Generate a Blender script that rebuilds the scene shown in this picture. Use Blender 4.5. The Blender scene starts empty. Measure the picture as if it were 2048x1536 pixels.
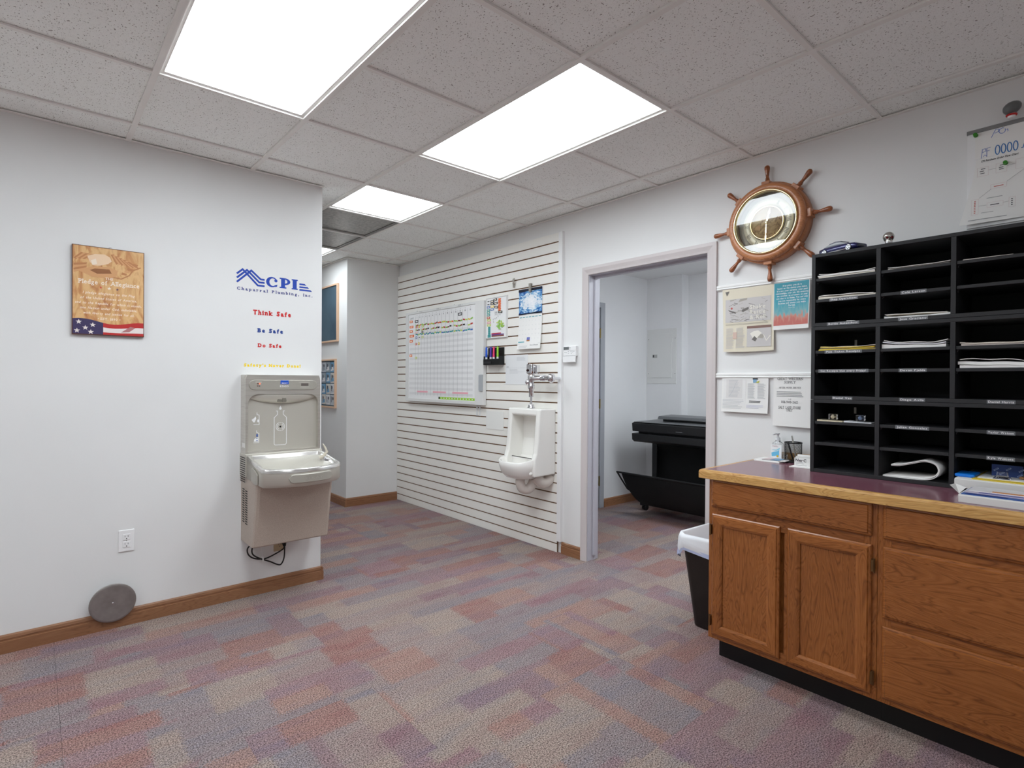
import bpy, bmesh, math, random
from mathutils import Vector, Matrix
random.seed(7)
C = bpy.context.scene.collection
SC = bpy.context.scene
# ---------------------------------------------------------------- camera
YAW, PITCH, ROLL, FPX = math.radians(40.976), math.radians(-0.2952), math.radians(0.4004), 1103.935
EYE = Vector((0, 0, 1.295))
_f = Vector((math.sin(YAW)*math.cos(PITCH), math.cos(YAW)*math.cos(PITCH), math.sin(PITCH)))
_r = Vector((math.cos(YAW), -math.sin(YAW), 0)); _u = _r.cross(_f)
_r2 = _r*math.cos(ROLL)+_u*math.sin(ROLL); _u2 = -_r*math.sin(ROLL)+_u*math.cos(ROLL)
cam = bpy.data.cameras.new('camera'); cam.sensor_width = 36; cam.lens = FPX/2048*36; cam.clip_start = .05
co = bpy.data.objects.new('camera', cam); C.objects.link(co)
m3 = Matrix((_r2, _u2, -_f)).transposed().to_4x4(); m3.translation = EYE; co.matrix_world = m3
SC.camera = co
# ---------------------------------------------------------------- world / exposure
W = bpy.data.worlds.new('world'); SC.world = W; W.use_nodes = True
W.node_tree.nodes['Background'].inputs[0].default_value = (.05, .05, .055, 1)
SC.view_settings.view_transform = 'Standard'; SC.view_settings.look = 'None'
SC.view_settings.gamma = 1; SC.view_settings.use_curve_mapping = False
SC.view_settings.exposure = 0.0
SC.cycles.max_bounces = 16; SC.cycles.diffuse_bounces = 9; SC.cycles.glossy_bounces = 6
LAMP = 12.0          # emission of the lit ceiling lenses
LAMP_OFFICE = 17.0
# ---------------------------------------------------------------- layout constants
XR, YL, H = 3.018, 3.516, 2.5385
GX, GY, G = 1.595, 2.665, 0.6096
# ---------------------------------------------------------------- materials
def lin(c): 
    c = c/255.
    return c/12.92 if c <= .04045 else ((c+.055)/1.055)**2.4
def col(rgb): return (lin(rgb[0]), lin(rgb[1]), lin(rgb[2]), 1)
MC = {}
class NG:
    def __init__(s, m): s.t = m.node_tree; s.n = s.t.nodes; s.bs = s.n['Principled BSDF']
    def new(s, t, **k):
        n = s.n.new(t)
        for a, b in k.items(): setattr(n, a, b)
        return n
    def put(s, n, i, v):
        if v is None: return
        if isinstance(v, bpy.types.NodeSocket): s.t.links.new(v, n.inputs[i])
        else: n.inputs[i].default_value = v
    def math(s, op, a, b=None, c=None, clamp=False):
        n = s.new('ShaderNodeMath', operation=op, use_clamp=clamp); s.put(n, 0, a); s.put(n, 1, b); s.put(n, 2, c); return n.outputs[0]
    def pos(s): return s.new('ShaderNodeNewGeometry').outputs['Position']
    def xyz(s, v): n = s.new('ShaderNodeSeparateXYZ'); s.put(n, 0, v); return n.outputs
    def comb(s, x, y, z=0.): n = s.new('ShaderNodeCombineXYZ'); s.put(n, 0, x); s.put(n, 1, y); s.put(n, 2, z); return n.outputs[0]
    def scale(s, v, sc):
        n = s.new('ShaderNodeVectorMath', operation='MULTIPLY'); s.put(n, 0, v); n.inputs[1].default_value = sc; return n.outputs[0]
    def noise(s, v, sc, det=2., dist=0., rough=.5):
        n = s.new('ShaderNodeTexNoise'); s.put(n, 'Vector', v); n.inputs['Scale'].default_value = sc; n.inputs['Detail'].default_value = det
        n.inputs['Distortion'].default_value = dist; n.inputs['Roughness'].default_value = rough; return n.outputs[0]
    def white(s, v, dim='2D'):
        n = s.new('ShaderNodeTexWhiteNoise', noise_dimensions=dim); s.put(n, 'Vector' if dim != '1D' else 'W', v); return n.outputs['Value']
    def ramp(s, f, stops, interp='LINEAR'):
        n = s.new('ShaderNodeValToRGB'); s.put(n, 0, f); r = n.color_ramp; r.interpolation = interp
        while len(r.elements) < len(stops): r.elements.new(.5)
        for e, (p, c) in zip(r.elements, stops): e.position = p; e.color = c if len(c) == 4 else col(c)
        return n.outputs[0]
    def mix(s, f, a, b, bt='MIX'):
        n = s.new('ShaderNodeMix', data_type='RGBA', blend_type=bt); s.put(n, 0, f); s.put(n, 6, a); s.put(n, 7, b); return n.outputs[2]
    def bump(s, h, st, d=.002):
        n = s.new('ShaderNodeBump'); n.inputs['Strength'].default_value = st; n.inputs['Distance'].default_value = d; s.put(n, 'Height', h)
        s.t.links.new(n.outputs[0], s.bs.inputs['Normal'])
    def base(s, c): s.put(s.bs, 'Base Color', c)
def mat(name, rgb=(200, 200, 200), rough=.5, metal=0., emit=None, es=0., trans=0., ior=1.45, spec=None, coat=0., grain=None, bump=None):
    if name in MC: return MC[name]
    m = bpy.data.materials.new(name); m.use_nodes = True; g = NG(m); b = g.bs; MC[name] = m
    b.inputs['Base Color'].default_value = col(rgb); b.inputs['Roughness'].default_value = rough; b.inputs['Metallic'].default_value = metal
    b.inputs['Transmission Weight'].default_value = trans; b.inputs['IOR'].default_value = ior; b.inputs['Coat Weight'].default_value = coat
    if spec is not None: b.inputs['Specular IOR Level'].default_value = spec
    if emit: b.inputs['Emission Color'].default_value = col(emit); b.inputs['Emission Strength'].default_value = es
    if grain:      # slight mottling of the colour itself
        f = g.noise(g.pos(), grain[0], 3.); a = tuple(max(0, c*(1-grain[1])) for c in rgb); z = tuple(min(255, c*(1+grain[1])) for c in rgb)
        g.base(g.ramp(f, [(.3, a), (.7, z)]))
    if bump: g.bump(g.noise(g.pos(), bump[0], 3.), bump[1])
    return m
def m_wall(name, rgb):
    if name in MC: return MC[name]
    m = mat(name, rgb, .55); g = NG(m); p = g.pos()
    f = g.noise(p, 1.6, 3.); g.base(g.ramp(f, [(.25, tuple(c*.975 for c in rgb)), (.75, rgb)]))
    g.bump(g.noise(p, 90, 3.), .10, .0015); return m
def m_ceil():
    m = mat('acoustic_tile', (205, 201, 196), .9); g = NG(m); p = g.pos()
    oi = g.new('ShaderNodeObjectInfo'); r = oi.outputs['Random']
    w = g.noise(p, 34, 2.); w2 = g.noise(g.scale(p, (1., -1., 1.)), 31, 2.); x, y, z = g.xyz(p)
    x2 = g.math('ADD', x, g.math('MULTIPLY', w, .034)); y2 = g.math('ADD', y, g.math('MULTIPLY', w2, .034))
    def dots(sx, sy, thr, keep):
        v = g.comb(g.math('MULTIPLY', x2, sx), g.math('MULTIPLY', y2, sy), g.math('MULTIPLY', r, 37.))
        n = g.new('ShaderNodeTexVoronoi', voronoi_dimensions='2D'); g.put(n, 'Vector', v); n.inputs['Scale'].default_value = 1.
        h = g.xyz(n.outputs['Color'])[0]
        a = g.math('LESS_THAN', n.outputs['Distance'], g.math('MULTIPLY', h, thr)); return g.math('MULTIPLY', a, g.math('GREATER_THAN', h, keep))
    big = dots(104., 72., .185, .62); small = dots(260., 220., .25, .5)
    f = g.math('MAXIMUM', big, g.math('MULTIPLY', small, .42))
    mott = g.noise(p, 7, 3.)
    b = g.ramp(mott, [(.3, (247, 249, 246)), (.7, (250, 252, 250))])
    g.base(g.mix(f, b, col((146, 142, 138)))); g.bump(g.math('SUBTRACT', 1., f), .35, .003); return m
def m_carpet():
    m = mat('patterned_carpet', (160, 140, 138), .95, spec=.1); g = NG(m); p = g.pos(); x, y, z = g.xyz(p)
    r = g.new('ShaderNodeObjectInfo').outputs['Random']
    fz = g.noise(p, 130, 2., rough=.8); dx = g.math('MULTIPLY', g.math('SUBTRACT', fz, .5), .10)
    sw = g.math('GREATER_THAN', g.white(g.math('MULTIPLY', r, 51.7), '1D'), .86)
    d = g.math('SUBTRACT', y, x); dd = g.math('MULTIPLY', d, sw)
    u = g.math('ADD', g.math('ADD', g.math('ADD', x, dd), g.math('MULTIPLY', sw, 3.37)), dx)
    v = g.math('ADD', g.math('ADD', g.math('SUBTRACT', y, dd), g.math('MULTIPLY', sw, 1.91)), dx)
    def blocks(su, sv, k):
        vi = g.math('FLOOR', g.math('DIVIDE', v, sv)); o = g.white(g.comb(vi, k))
        ui = g.math('FLOOR', g.math('ADD', g.math('DIVIDE', u, su), g.math('MULTIPLY', o, 3.)))
        return g.white(g.comb(ui, vi, k), '3D')
    a = blocks(.52, .115, 3.1); b = blocks(.25, .26, 8.3); k = blocks(.41, .3, 5.7)
    PAL = [(0., (152, 92, 84)), (.15, (166, 122, 108)), (.29, (146, 108, 124)), (.43, (166, 152, 140)), (.58, (134, 132, 142)), (.74, (154, 140, 138)), (.90, (134, 104, 122))]
    ca = g.ramp(a, PAL, 'CONSTANT'); cb = g.ramp(b, PAL, 'CONSTANT')
    c = g.mix(g.math('GREATER_THAN', k, .5), ca, cb)
    soft = g.noise(g.scale(p, (1.3, 4.2, 1)), 1.9, 3., rough=.65)
    c = g.mix(.50, c, g.ramp(soft, [(.28, (136, 128, 138)), (.5, (164, 142, 134)), (.7, (150, 112, 110))]))
    st = g.math('SINE', g.math('MULTIPLY', v, 420.)); stm = g.math('MULTIPLY', g.math('GREATER_THAN', blocks(.3, .2, 2.2), .72), .16)
    lp = g.noise(p, 190, 2., rough=.7); lr = g.ramp(lp, [(.36, (112, 107, 107)), (.5, (204, 201, 199)), (.64, (255, 253, 251))])
    c = g.mix(1., c, lr, 'MULTIPLY'); c = g.mix(g.math('MULTIPLY', g.math('GREATER_THAN', st, .2), stm), c, col((90, 70, 70)))
    hs = g.new('ShaderNodeHueSaturation'); hs.inputs['Value'].default_value = 1.36; hs.inputs['Saturation'].default_value = .86; g.put(hs, 'Color', c)
    g.base(hs.outputs[0]); g.bump(lp, .6, .006); return m
def m_wood(name, dark, mid, light, axis, ring=1., rough=.34, pore=1.):
    if name in MC: return MC[name]
    m = mat(name, mid, rough, coat=.15); g = NG(m); p = g.pos()
    r = g.new('ShaderNodeObjectInfo').outputs['Random']
    x, y, z = g.xyz(p); off = g.math('MULTIPLY', r, 11.)
    al, ac1, ac2 = {'x': (x, y, z), 'y': (y, x, z), 'z': (z, x, y)}[axis]
    ac = g.math('ADD', g.math('ADD', ac1, ac2), off)
    v = g.comb(g.math('MULTIPLY', al, 1.1), g.math('MULTIPLY', ac, 6.5), off)
    n1 = g.noise(v, 1.5*ring, 3., 1.2); rings = g.math('FRACT', g.math('MULTIPLY', n1, 13.))
    tri = g.math('ABSOLUTE', g.math('SUBTRACT', g.math('MULTIPLY', rings, 2.), 1.))
    v2 = g.comb(g.math('MULTIPLY', al, 16.), g.math('MULTIPLY', ac, 420.), off); n2 = g.noise(v2, 1., 2.)
    c = g.ramp(tri, [(.0, mid), (.5, light), (.85, mid), (1., tuple((a_*.5+b_*.5) for a_, b_ in zip(dark, mid)))])
    c = g.mix(g.math('MULTIPLY', g.ramp(n2, [(.50, (0, 0, 0)), (.68, (255, 255, 255))]), .34*pore), c, col(dark))
    v3 = g.comb(g.math('MULTIPLY', al, .8), g.math('MULTIPLY', ac, 3.), off); n3 = g.noise(v3, 1., 2.)
    c = g.mix(.3, c, g.ramp(n3, [(.3, dark), (.7, light)])); g.base(c); g.bump(n2, .08, .001); return m
def m_speck(name, a, b, sc, rough=.5, metal=0.):
    if name in MC: return MC[name]
    m = mat(name, a, rough, metal); g = NG(m); f = g.noise(g.pos(), sc, 2., rough=.7); g.base(g.ramp(f, [(.35, a), (.65, b)])); return m
def m_brushed(name, a, b, rough=.3):
    if name in MC: return MC[name]
    m = mat(name, a, rough, .72); g = NG(m); f = g.noise(g.scale(g.pos(), (9., 9., 500.)), 1., 2.)
    g.base(g.ramp(f, [(.3, a), (.7, b)])); return m
WALL = m_wall('wall_paint', (234, 234, 233)); WALL2 = m_wall('office_paint', (233, 233, 234))
CEIL = m_ceil(); CARPET = m_carpet()
TEE = mat('grid_enamel', (238, 236, 232), .45); BLACKV = mat('plenum_dark', (60, 58, 56), .9)
LENS = mat('lit_lens', (250, 250, 250), .6, emit=(240, 249, 255), es=LAMP)
LENS2 = mat('lit_lens_office', (250, 250, 250), .6, emit=(240, 249, 255), es=LAMP_OFFICE)
BASEW = m_wood('brown_stained_trim', (108, 72, 48), (144, 100, 70), (156, 112, 80), 'x', .7, .4, .5)
BASEY = m_wood('brown_stained_trim_y', (108, 72, 48), (144, 100, 70), (156, 112, 80), 'y', .7, .4, .5)
OAKV = m_wood('oak_upright', (88, 46, 18), (148, 87, 40), (168, 104, 52), 'z', 1., .24)
OAKH = m_wood('oak_level', (88, 46, 18), (148, 87, 40), (168, 104, 52), 'y', 1., .24)
EDGE = m_wood('golden_oak_edge', (128, 78, 30), (204, 152, 84), (226, 182, 114), 'y', 1.3, .35, 1.2)
CLOCKW = m_wood('clock_wood', (134, 78, 44), (182, 116, 74), (200, 136, 92), 'y', 1.2, .35, .6)
WHITE = mat('white_plastic', (240, 240, 240), .4); PAPER = mat('paper_white', (240, 239, 236), .8); PAPER2 = mat('paper_grey_white', (222, 221, 218), .8)
BLACK = mat('black_plastic', (14, 14, 15), .45); INK = mat('dark_ink', (60, 60, 64), .8); GREYI = mat('grey_ink', (150, 150, 152), .8); FAINT = mat('faint_ink', (196, 197, 200), .8)
CHROME = mat('chrome', (225, 225, 228), .06, 1.); STEEL = m_brushed('brushed_steel', (196, 192, 184), (218, 214, 206), .34); PORC = mat('porcelain', (240, 238, 233), .16, coat=.5)
GLASS = mat('clear_glass', (255, 255, 255), 0., trans=1., ior=1.45)
# ---------------------------------------------------------------- mesh builder
def F(o, ux, uz):
    o, ux, uz = Vector(o), Vector(ux), Vector(uz); n = ux.cross(uz)
    return lambda u, v, d: o+ux*u+uz*v+n*d
def FL(x, z, off=0.): return F((x, YL-off, z), (1, 0, 0), (0, 0, 1))       # on the left wall, u to the right, d off the wall
def FRW(y, z, off=0.): return F((XR-off, y, z), (0, -1, 0), (0, 0, 1))      # on the right wall
GL = {}
def glyph(ch, bold):
    k = (ch, bold)
    if k not in GL:
        cu = bpy.data.curves.new('g', 'FONT'); cu.body = ch; cu.offset = bold; cu.resolution_u = 3; cu.fill_mode = 'FRONT'
        ob = bpy.data.objects.new('g', cu); me = bpy.data.meshes.new_from_object(ob)
        vs = [(v.co.x, v.co.y) for v in me.vertices]; fs = [tuple(p.vertices) for p in me.polygons]
        bpy.data.objects.remove(ob); bpy.data.meshes.remove(me); bpy.data.curves.remove(cu)
        GL[k] = (vs, fs)
    return GL[k]
CAP = max(v[1] for v in glyph('H', 0.)[0]); XH = max(v[1] for v in glyph('x', 0.)[0])
# slab serifs: letter -> list of (x within the letter 0..1, level) with levels b baseline, x x-height, c cap, d descender
SER = {'h': [(.12, 'b'), (.88, 'b'), (.1, 'c')], 'p': [(.12, 'd'), (.08, 'x')], 'r': [(.2, 'b'), (.12, 'x')], 'l': [(.5, 'b'), (.3, 'c')], 'u': [(.1, 'x'), (.85, 'x'), (.9, 'b')],
       'm': [(.08, 'b'), (.5, 'b'), (.92, 'b'), (.05, 'x')], 'n': [(.12, 'b'), (.88, 'b'), (.08, 'x')], 'i': [(.5, 'b'), (.3, 'x')], 'b': [(.1, 'c')], 'k': [(.12, 'b'), (.88, 'b'), (.1, 'c'), (.8, 'x')],
       'f': [(.4, 'b')], 'I': [(.5, 'b'), (.5, 'c')], 'P': [(.12, 'b'), (.1, 'c')], 'T': [(.5, 'b')], 'B': [(.08, 'b'), (.08, 'c')], 'D': [(.08, 'b'), (.08, 'c')], 'N': [(.1, 'b'), (.9, 'c'), (.08, 'c')],
       'd': [(.8, 'c'), (.9, 'b')], 't': [(.5, 'b')], 'v': [(.1, 'x'), (.9, 'x')], 'y': [(.1, 'x'), (.9, 'x')], 'A': [(.05, 'b'), (.95, 'b')], 'R': [(.1, 'b'), (.95, 'b'), (.08, 'c')], 'E': [(.1, 'c'), (.1, 'b')],
       'S': [(.9, 'c'), (.08, 'b')], 'G': [(.92, 'b')], 'U': [(.1, 'c'), (.9, 'c')], 'L': [(.15, 'b'), (.15, 'c')], 'W': [(.06, 'c'), (.94, 'c')], 'K': [(.1, 'b'), (.1, 'c'), (.9, 'b'), (.9, 'c')], 'O': [], 'Y': [(.1, 'c'), (.9, 'c'), (.5, 'b')],
       'F': [(.1, 'b'), (.1, 'c')], 'a': [(.9, 'b')], 'w': [(.06, 'x'), (.94, 'x')], '1': [(.6, 'b')]}
class MB:
    def __init__(s, fr=None): s.v = []; s.f = []; s.m = []; s.sm = []; s.fr = fr or (lambda u, v, d: Vector((u, v, d))); s.sub = 1
    def add(s, pts, faces, mi=0, sm=False):
        b = len(s.v); s.v += [s.fr(*p) for p in pts]
        for f in faces: s.f.append(tuple(b+i for i in f)); s.m.append(mi); s.sm.append(sm)
        return s
    def box(s, u0, u1, v0, v1, d0, d1, mi=0):
        p = [(u, v, d) for d in (d0, d1) for v in (v0, v1) for u in (u0, u1)]
        return s.add(p, [(0, 1, 3, 2), (4, 6, 7, 5), (0, 4, 5, 1), (2, 3, 7, 6), (0, 2, 6, 4), (1, 5, 7, 3)], mi)
    def rect(s, u0, u1, v0, v1, d, mi=0):
        if s.sub > 1: return s.grid(lambda a, b: (u0+(u1-u0)*a, v0+(v1-v0)*b, d), max(1, min(s.sub, int(abs(u1-u0)/.012))), max(1, min(s.sub, int(abs(v1-v0)/.012))), mi, False)
        return s.add([(u0, v0, d), (u1, v0, d), (u1, v1, d), (u0, v1, d)], [(0, 1, 2, 3)], mi)
    def poly(s, pts, d, mi=0): return s.add([(a, b, d) for a, b in pts], [tuple(range(len(pts)))], mi)
    def prism(s, pts, d0, d1, mi=0):
        n = len(pts); return s.add([(a, b, d0) for a, b in pts]+[(a, b, d1) for a, b in pts], [tuple(range(n))[::-1], tuple(range(n, 2*n))]+[(i, (i+1) % n, n+(i+1) % n, n+i) for i in range(n)], mi)
    def ring(s, outer, inner, d0, d1, mi=0):
        n = len(outer); p = [(a, b, d0) for a, b in outer]+[(a, b, d1) for a, b in outer]+[(a, b, d1) for a, b in inner]+[(a, b, d0) for a, b in inner]
        fs = []
        for k in range(4):
            for i in range(n): j = (i+1) % n; fs.append((k*n+i, k*n+j, (k+1) % 4*n+j, (k+1) % 4*n+i))
        return s.add(p, fs, mi)
    def loft(s, rings, mi=0, cap0=True, cap1=True, sm=True, close=True):
        n = len(rings[0]); p = [q for r in rings for q in r]; fs = []
        for k in range(len(rings)-1):
            for i in range(n if close else n-1): j = (i+1) % n; fs.append((k*n+i, k*n+j, (k+1)*n+j, (k+1)*n+i))
        s.add(p, fs, mi, sm)
        if cap0: s.add(rings[0], [tuple(range(n))[::-1]], mi)
        if cap1: s.add(rings[-1], [tuple(range(n))], mi)
        return s
    def tube(s, path, r, n=8, mi=0, caps=True):
        path = [Vector(q) for q in path]; rr = r if isinstance(r, (list, tuple)) else [r]*len(path); rings = []; nv = None
        for i, q in enumerate(path):
            t = (path[min(i+1, len(path)-1)]-path[max(i-1, 0)]).normalized()
            if nv is None: nv = t.cross(Vector((0, 0, 1)) if abs(t.z) < .9 else Vector((1, 0, 0))).normalized()
            nv = (nv-t*nv.dot(t)).normalized(); b = t.cross(nv)
            rings.append([tuple(q+(nv*math.cos(a)+b*math.sin(a))*rr[i]) for a in [2*math.pi*k/n for k in range(n)]])
        return s.loft(rings, mi, caps, caps)
    def lathe(s, c, prof, n=24, mi=0, axis=2, caps=True, sm=True):
        rings = []
        for r, h in prof:
            ring = []
            for k in range(n):
                a = 2*math.pi*k/n; q = [math.cos(a)*r, math.sin(a)*r]; q.insert(axis, h); ring.append((c[0]+q[0], c[1]+q[1], c[2]+q[2]))
            rings.append(ring)
        return s.loft(rings, mi, caps, caps, sm)
    def ball(s, c, rx, ry, rz, n=16, mi=0, fn=None):
        rings = []
        for i in range(n//2+1):
            ph = math.pi*i/(n//2); r = max(math.sin(ph), .001); ring = []
            for k in range(n):
                a = 2*math.pi*k/n; q = (math.cos(a)*r, math.sin(a)*r, math.cos(ph)); q = fn(*q) if fn else q
                ring.append((c[0]+q[0]*rx, c[1]+q[1]*ry, c[2]+q[2]*rz))
            rings.append(ring)
        return s.loft(rings, mi, False, False)
    def grid(s, fn, nu, nv, mi=0, sm=True):
        p = [fn(i/nu, j/nv) for j in range(nv+1) for i in range(nu+1)]
        return s.add(p, [(j*(nu+1)+i, j*(nu+1)+i+1, (j+1)*(nu+1)+i+1, (j+1)*(nu+1)+i) for j in range(nv) for i in range(nu)], mi, sm)
    def stroke(s, pts, w, d, mi=0, closed=False):
        P = [Vector(q) for q in pts]; n = len(P); L = []; R = []
        for i in range(n):
            a = P[i-1] if (i > 0 or closed) else None; b = P[(i+1) % n] if (i < n-1 or closed) else None
            t1 = (P[i]-a).normalized() if a is not None else None; t2 = (b-P[i]).normalized() if b is not None else None
            t = ((t1 or t2)+(t2 or t1)).normalized(); nn = Vector((-t.y, t.x)); k = 1.
            if t1 and t2: k = 1/max(.4, nn.dot(Vector((-t1.y, t1.x))))
            L.append(P[i]+nn*w/2*k); R.append(P[i]-nn*w/2*k)
        for i in range(n if closed else n-1):
            j = (i+1) % n; s.add([(L[i].x, L[i].y, d), (L[j].x, L[j].y, d), (R[j].x, R[j].y, d), (R[i].x, R[i].y, d)], [(0, 1, 2, 3)], mi)
        return s
    def disc(s, c, r, d, mi=0, n=16, ry=None): return s.poly([(c[0]+r*math.cos(2*math.pi*k/n), c[1]+(ry or r)*math.sin(2*math.pi*k/n)) for k in range(n)], d, mi)
    def text(s, t, h, u, v, d, mi=0, al='l', w=None, bold=0., serif=False, sp=.12, slant=0., rot=0.):
        x = 0.; items = []
        for ch in t:
            if ch == ' ': x += .34+sp; continue
            vs, fs = glyph(ch, bold); x0 = min(q[0] for q in vs); x1 = max(q[0] for q in vs)
            items.append((vs, fs, x-x0)); 
            if serif and ch in SER:
                for fx, lv in SER[ch]:
                    cx = x+fx*(x1-x0); yb = {'b': 0, 'x': XH-.07, 'c': CAP-.07, 'd': -.22}[lv]; hw = .15
                    items.append(([(cx-hw, yb-.01), (cx+hw, yb-.01), (cx+hw, yb+.08), (cx-hw, yb+.08)], [(0, 1, 2, 3)], 0, 1))
            x += x1-x0+sp
        x -= sp; k = h/CAP; kx = k if w is None else w/x
        o = {'l': 0, 'c': -x*kx/2, 'r': -x*kx}[al]; cr, sr = math.cos(rot), math.sin(rot)
        for it in items:
            vs, fs, dx = it[:3]; dz = d+(.0002 if len(it) > 3 else 0)
            q = [((a+dx)*kx+o+slant*b*k, b*k) for a, b in vs]
            s.add([(u+a*cr-b*sr, v+a*sr+b*cr, dz) for a, b in q], fs, mi)
        return s
    def greek(s, u0, u1, v0, v1, n, d, mi=0, fill=.4, seed=0):
        rd = random.Random(seed); st = (v1-v0)/n
        for i in range(n): e = u0+(u1-u0)*rd.uniform(.72, 1.); s.rect(u0, e, v1-st*i-st*fill, v1-st*i, d, mi)
        return s
OFF = {}
def build(mb, name, mats, parent=None, bevel=0., seg=2, smooth=False, closed=True, kind=None, label=None):
    if not isinstance(mats, (list, tuple)): mats = [mats]
    if parent is None:
        xs = [v.x for v in mb.v]; ys = [v.y for v in mb.v]; zs = [v.z for v in mb.v]
        o = Vector(((min(xs)+max(xs))/2, (min(ys)+max(ys))/2, min(zs)))
    else: o = OFF[parent]
    me = bpy.data.meshes.new(name); me.from_pydata([tuple(v-o) for v in mb.v], [], mb.f)
    for m in mats: me.materials.append(m)
    me.polygons.foreach_set('material_index', mb.m); me.polygons.foreach_set('use_smooth', [a or smooth for a in mb.sm]); me.update()
    if closed:
        b = bmesh.new(); b.from_mesh(me); bmesh.ops.recalc_face_normals(b, faces=b.faces); b.to_mesh(me); b.free()
    ob = bpy.data.objects.new(name, me); C.objects.link(ob)
    if parent is None: ob.location = o
    else: ob.parent = parent
    OFF[ob] = o
    if bevel:
        md = ob.modifiers.new('bevel', 'BEVEL'); md.width = bevel; md.segments = seg; md.limit_method = 'ANGLE'; md.angle_limit = math.radians(40); md.harden_normals = False
    if kind: ob['kind'] = kind
    if label: ob['label'] = label
    return ob
def thing(name, label, cat, loc, group=None):
    o = bpy.data.objects.new(name, None); C.objects.link(o); o.location = loc; o.empty_display_size = .05; OFF[o] = Vector(loc)
    o['label'] = label; o['category'] = cat
    if group: o['group'] = group
    return o
def tag(o, label, cat, group=None):
    o['label'] = label; o['category'] = cat
    if group: o['group'] = group
    return o
def struct(mb, name, mats, label=None, cat=None, **k):
    o = build(mb, name, mats, kind='structure', **k)
    if label: o['label'] = label
    if cat: o['category'] = cat
    return o
BXC = {}
def piece(name, x0, x1, y0, y1, z0, z1, m, parent):          # box part with shared mesh data for alike sizes
    k = (round(x1-x0, 3), round(y1-y0, 3), round(z1-z0, 3), m.name)
    if k not in BXC:
        b = MB().box(-(x1-x0)/2, (x1-x0)/2, -(y1-y0)/2, (y1-y0)/2, 0, z1-z0); me = bpy.data.meshes.new(name)
        me.from_pydata([tuple(v) for v in b.v], [], b.f); me.materials.append(m); me.update(); BXC[k] = me
    o = bpy.data.objects.new(name, BXC[k]); C.objects.link(o); o.parent = parent; o.location = Vector(((x0+x1)/2, (y0+y1)/2, z0))-OFF[parent]; OFF[o] = OFF[parent]
    return o
# ================================================================ the setting
ZT = H+.010   # underside of the ceiling tiles
X0, Y0 = -2.6, -2.4
fl = struct(MB().box(X0-.1, 5.6, Y0-.1, 7.7, -.12, -.006), 'floor', mat('floor_slab', (120, 118, 115), .9), 'patchwork carpet tile floor in red, mauve, tan and grey', 'floor')
zones = [(X0, XR, Y0, YL), (1.415, XR, YL, 5.36), (.6, 1.415, YL+.115, 5.36), (.6, 2.42, 5.36, 7.6), (XR, XR+.115, 1.716, 2.635), (XR+.115, 5.31, .9, 3.68)]
def cells(z, gx, gy, s):
    i0 = math.floor((z[0]-gx)/s); j0 = math.floor((z[2]-gy)/s); i = i0
    while gx+i*s < z[1]-1e-6:
        j = j0
        while gy+j*s < z[3]-1e-6:
            a, b = max(z[0], gx+i*s), min(z[1], gx+(i+1)*s); c, d = max(z[2], gy+j*s), min(z[3], gy+(j+1)*s)
            if b-a > .004 and d-c > .004: yield i, j, a, b, c, d
            j += 1
        i += 1
for z in zones:
    for i, j, a, b, c, d in cells(z, .08, .13, .5): piece('carpet_tile', a+.0004, b-.0004, c+.0004, d-.0004, -.006, 0, CARPET, fl)
ce = struct(MB().box(X0-.1, 3.2, Y0-.1, 7.7, ZT+.05, ZT+.15), 'ceiling', BLACKV, 'suspended ceiling of speckled acoustic tiles in a white grid', 'ceiling')
LIGHTS = [(-2, -2, 1, 2), (0, -2, 1, 2), (0, 1, 1, 1), (0, 4, 1, 1), (-3, -6, 1, 2), (-5, -2, 1, 2)]  # the final pair are unseen panels, assumed and added to light the room
VENTS = [(0, 2), (0, 3)]
skip = {(i+a, j+b) for i, j, w, h in LIGHTS for a in range(w) for b in range(h)} | set(VENTS)
for i, j, a, b, c, d in cells((X0, XR, Y0, 7.6), GX, GY, G):
    if (i, j) in skip or (c > 3.9 and b < .59) or (c > 5.72 and a > 2.2): continue
    piece('ceiling_tile', a+.003, b-.003, c+.003, d-.003, ZT, ZT+.016, CEIL, ce)
for i in range(-7, 3):
    x = GX+i*G
    if X0 < x < XR: piece('grid_tee', x-.012, x+.012, Y0, YL if x < 1.4 else 7.6 if x < 2.4 else 5.36, H, ZT-.001, TEE, ce)
inl = {(i+a, j+b) for i, j, w, h in LIGHTS for a in range(w) for b in range(1, h)}
for j in range(-9, 9):
    y = GY+j*G
    for i in range(-7, 3):
        x0, x1 = max(X0, GX+i*G+.012), min(XR if y < 5.36 else 2.42, GX+(i+1)*G-.012)
        if not Y0 < y < 7.6 or x1-x0 < .02 or (i, j) in inl or (y > YL+.1 and x1 < .6): continue
        piece('grid_tee', x0, x1, y-.010, y+.010, H+.0008, ZT-.001, TEE, ce)
for a in [(X0, 1.42, YL-.02, YL), (XR-.02, XR, Y0, 5.36), (2.42, XR, 5.34, 5.36), (2.4, 2.42, 5.36, 7.6)]: piece('wall_angle', *a, H-.0005, H+.004, TEE, ce)
struct(MB().box(X0, 1.415, YL, YL+.115, 0, ZT), 'wall_left', WALL, 'white painted wall carrying the logo and the drinking fountain', 'wall')
OY0, OY1, OZ = 1.696, 2.655, 2.075
struct(MB().box(XR, XR+.115, Y0, OY0, 0, ZT).box(XR, XR+.115, OY1, 5.36, 0, ZT).box(XR, XR+.115, OY0, OY1, OZ, ZT), 'wall_right', WALL, 'long white painted wall with the doorway, clock and slat panel', 'wall')
struct(MB().box(2.42, XR+.115, 5.36, 7.6, 0, ZT), 'wall_corner', WALL, 'white painted wall block at the end of the slat panel', 'wall')
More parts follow.
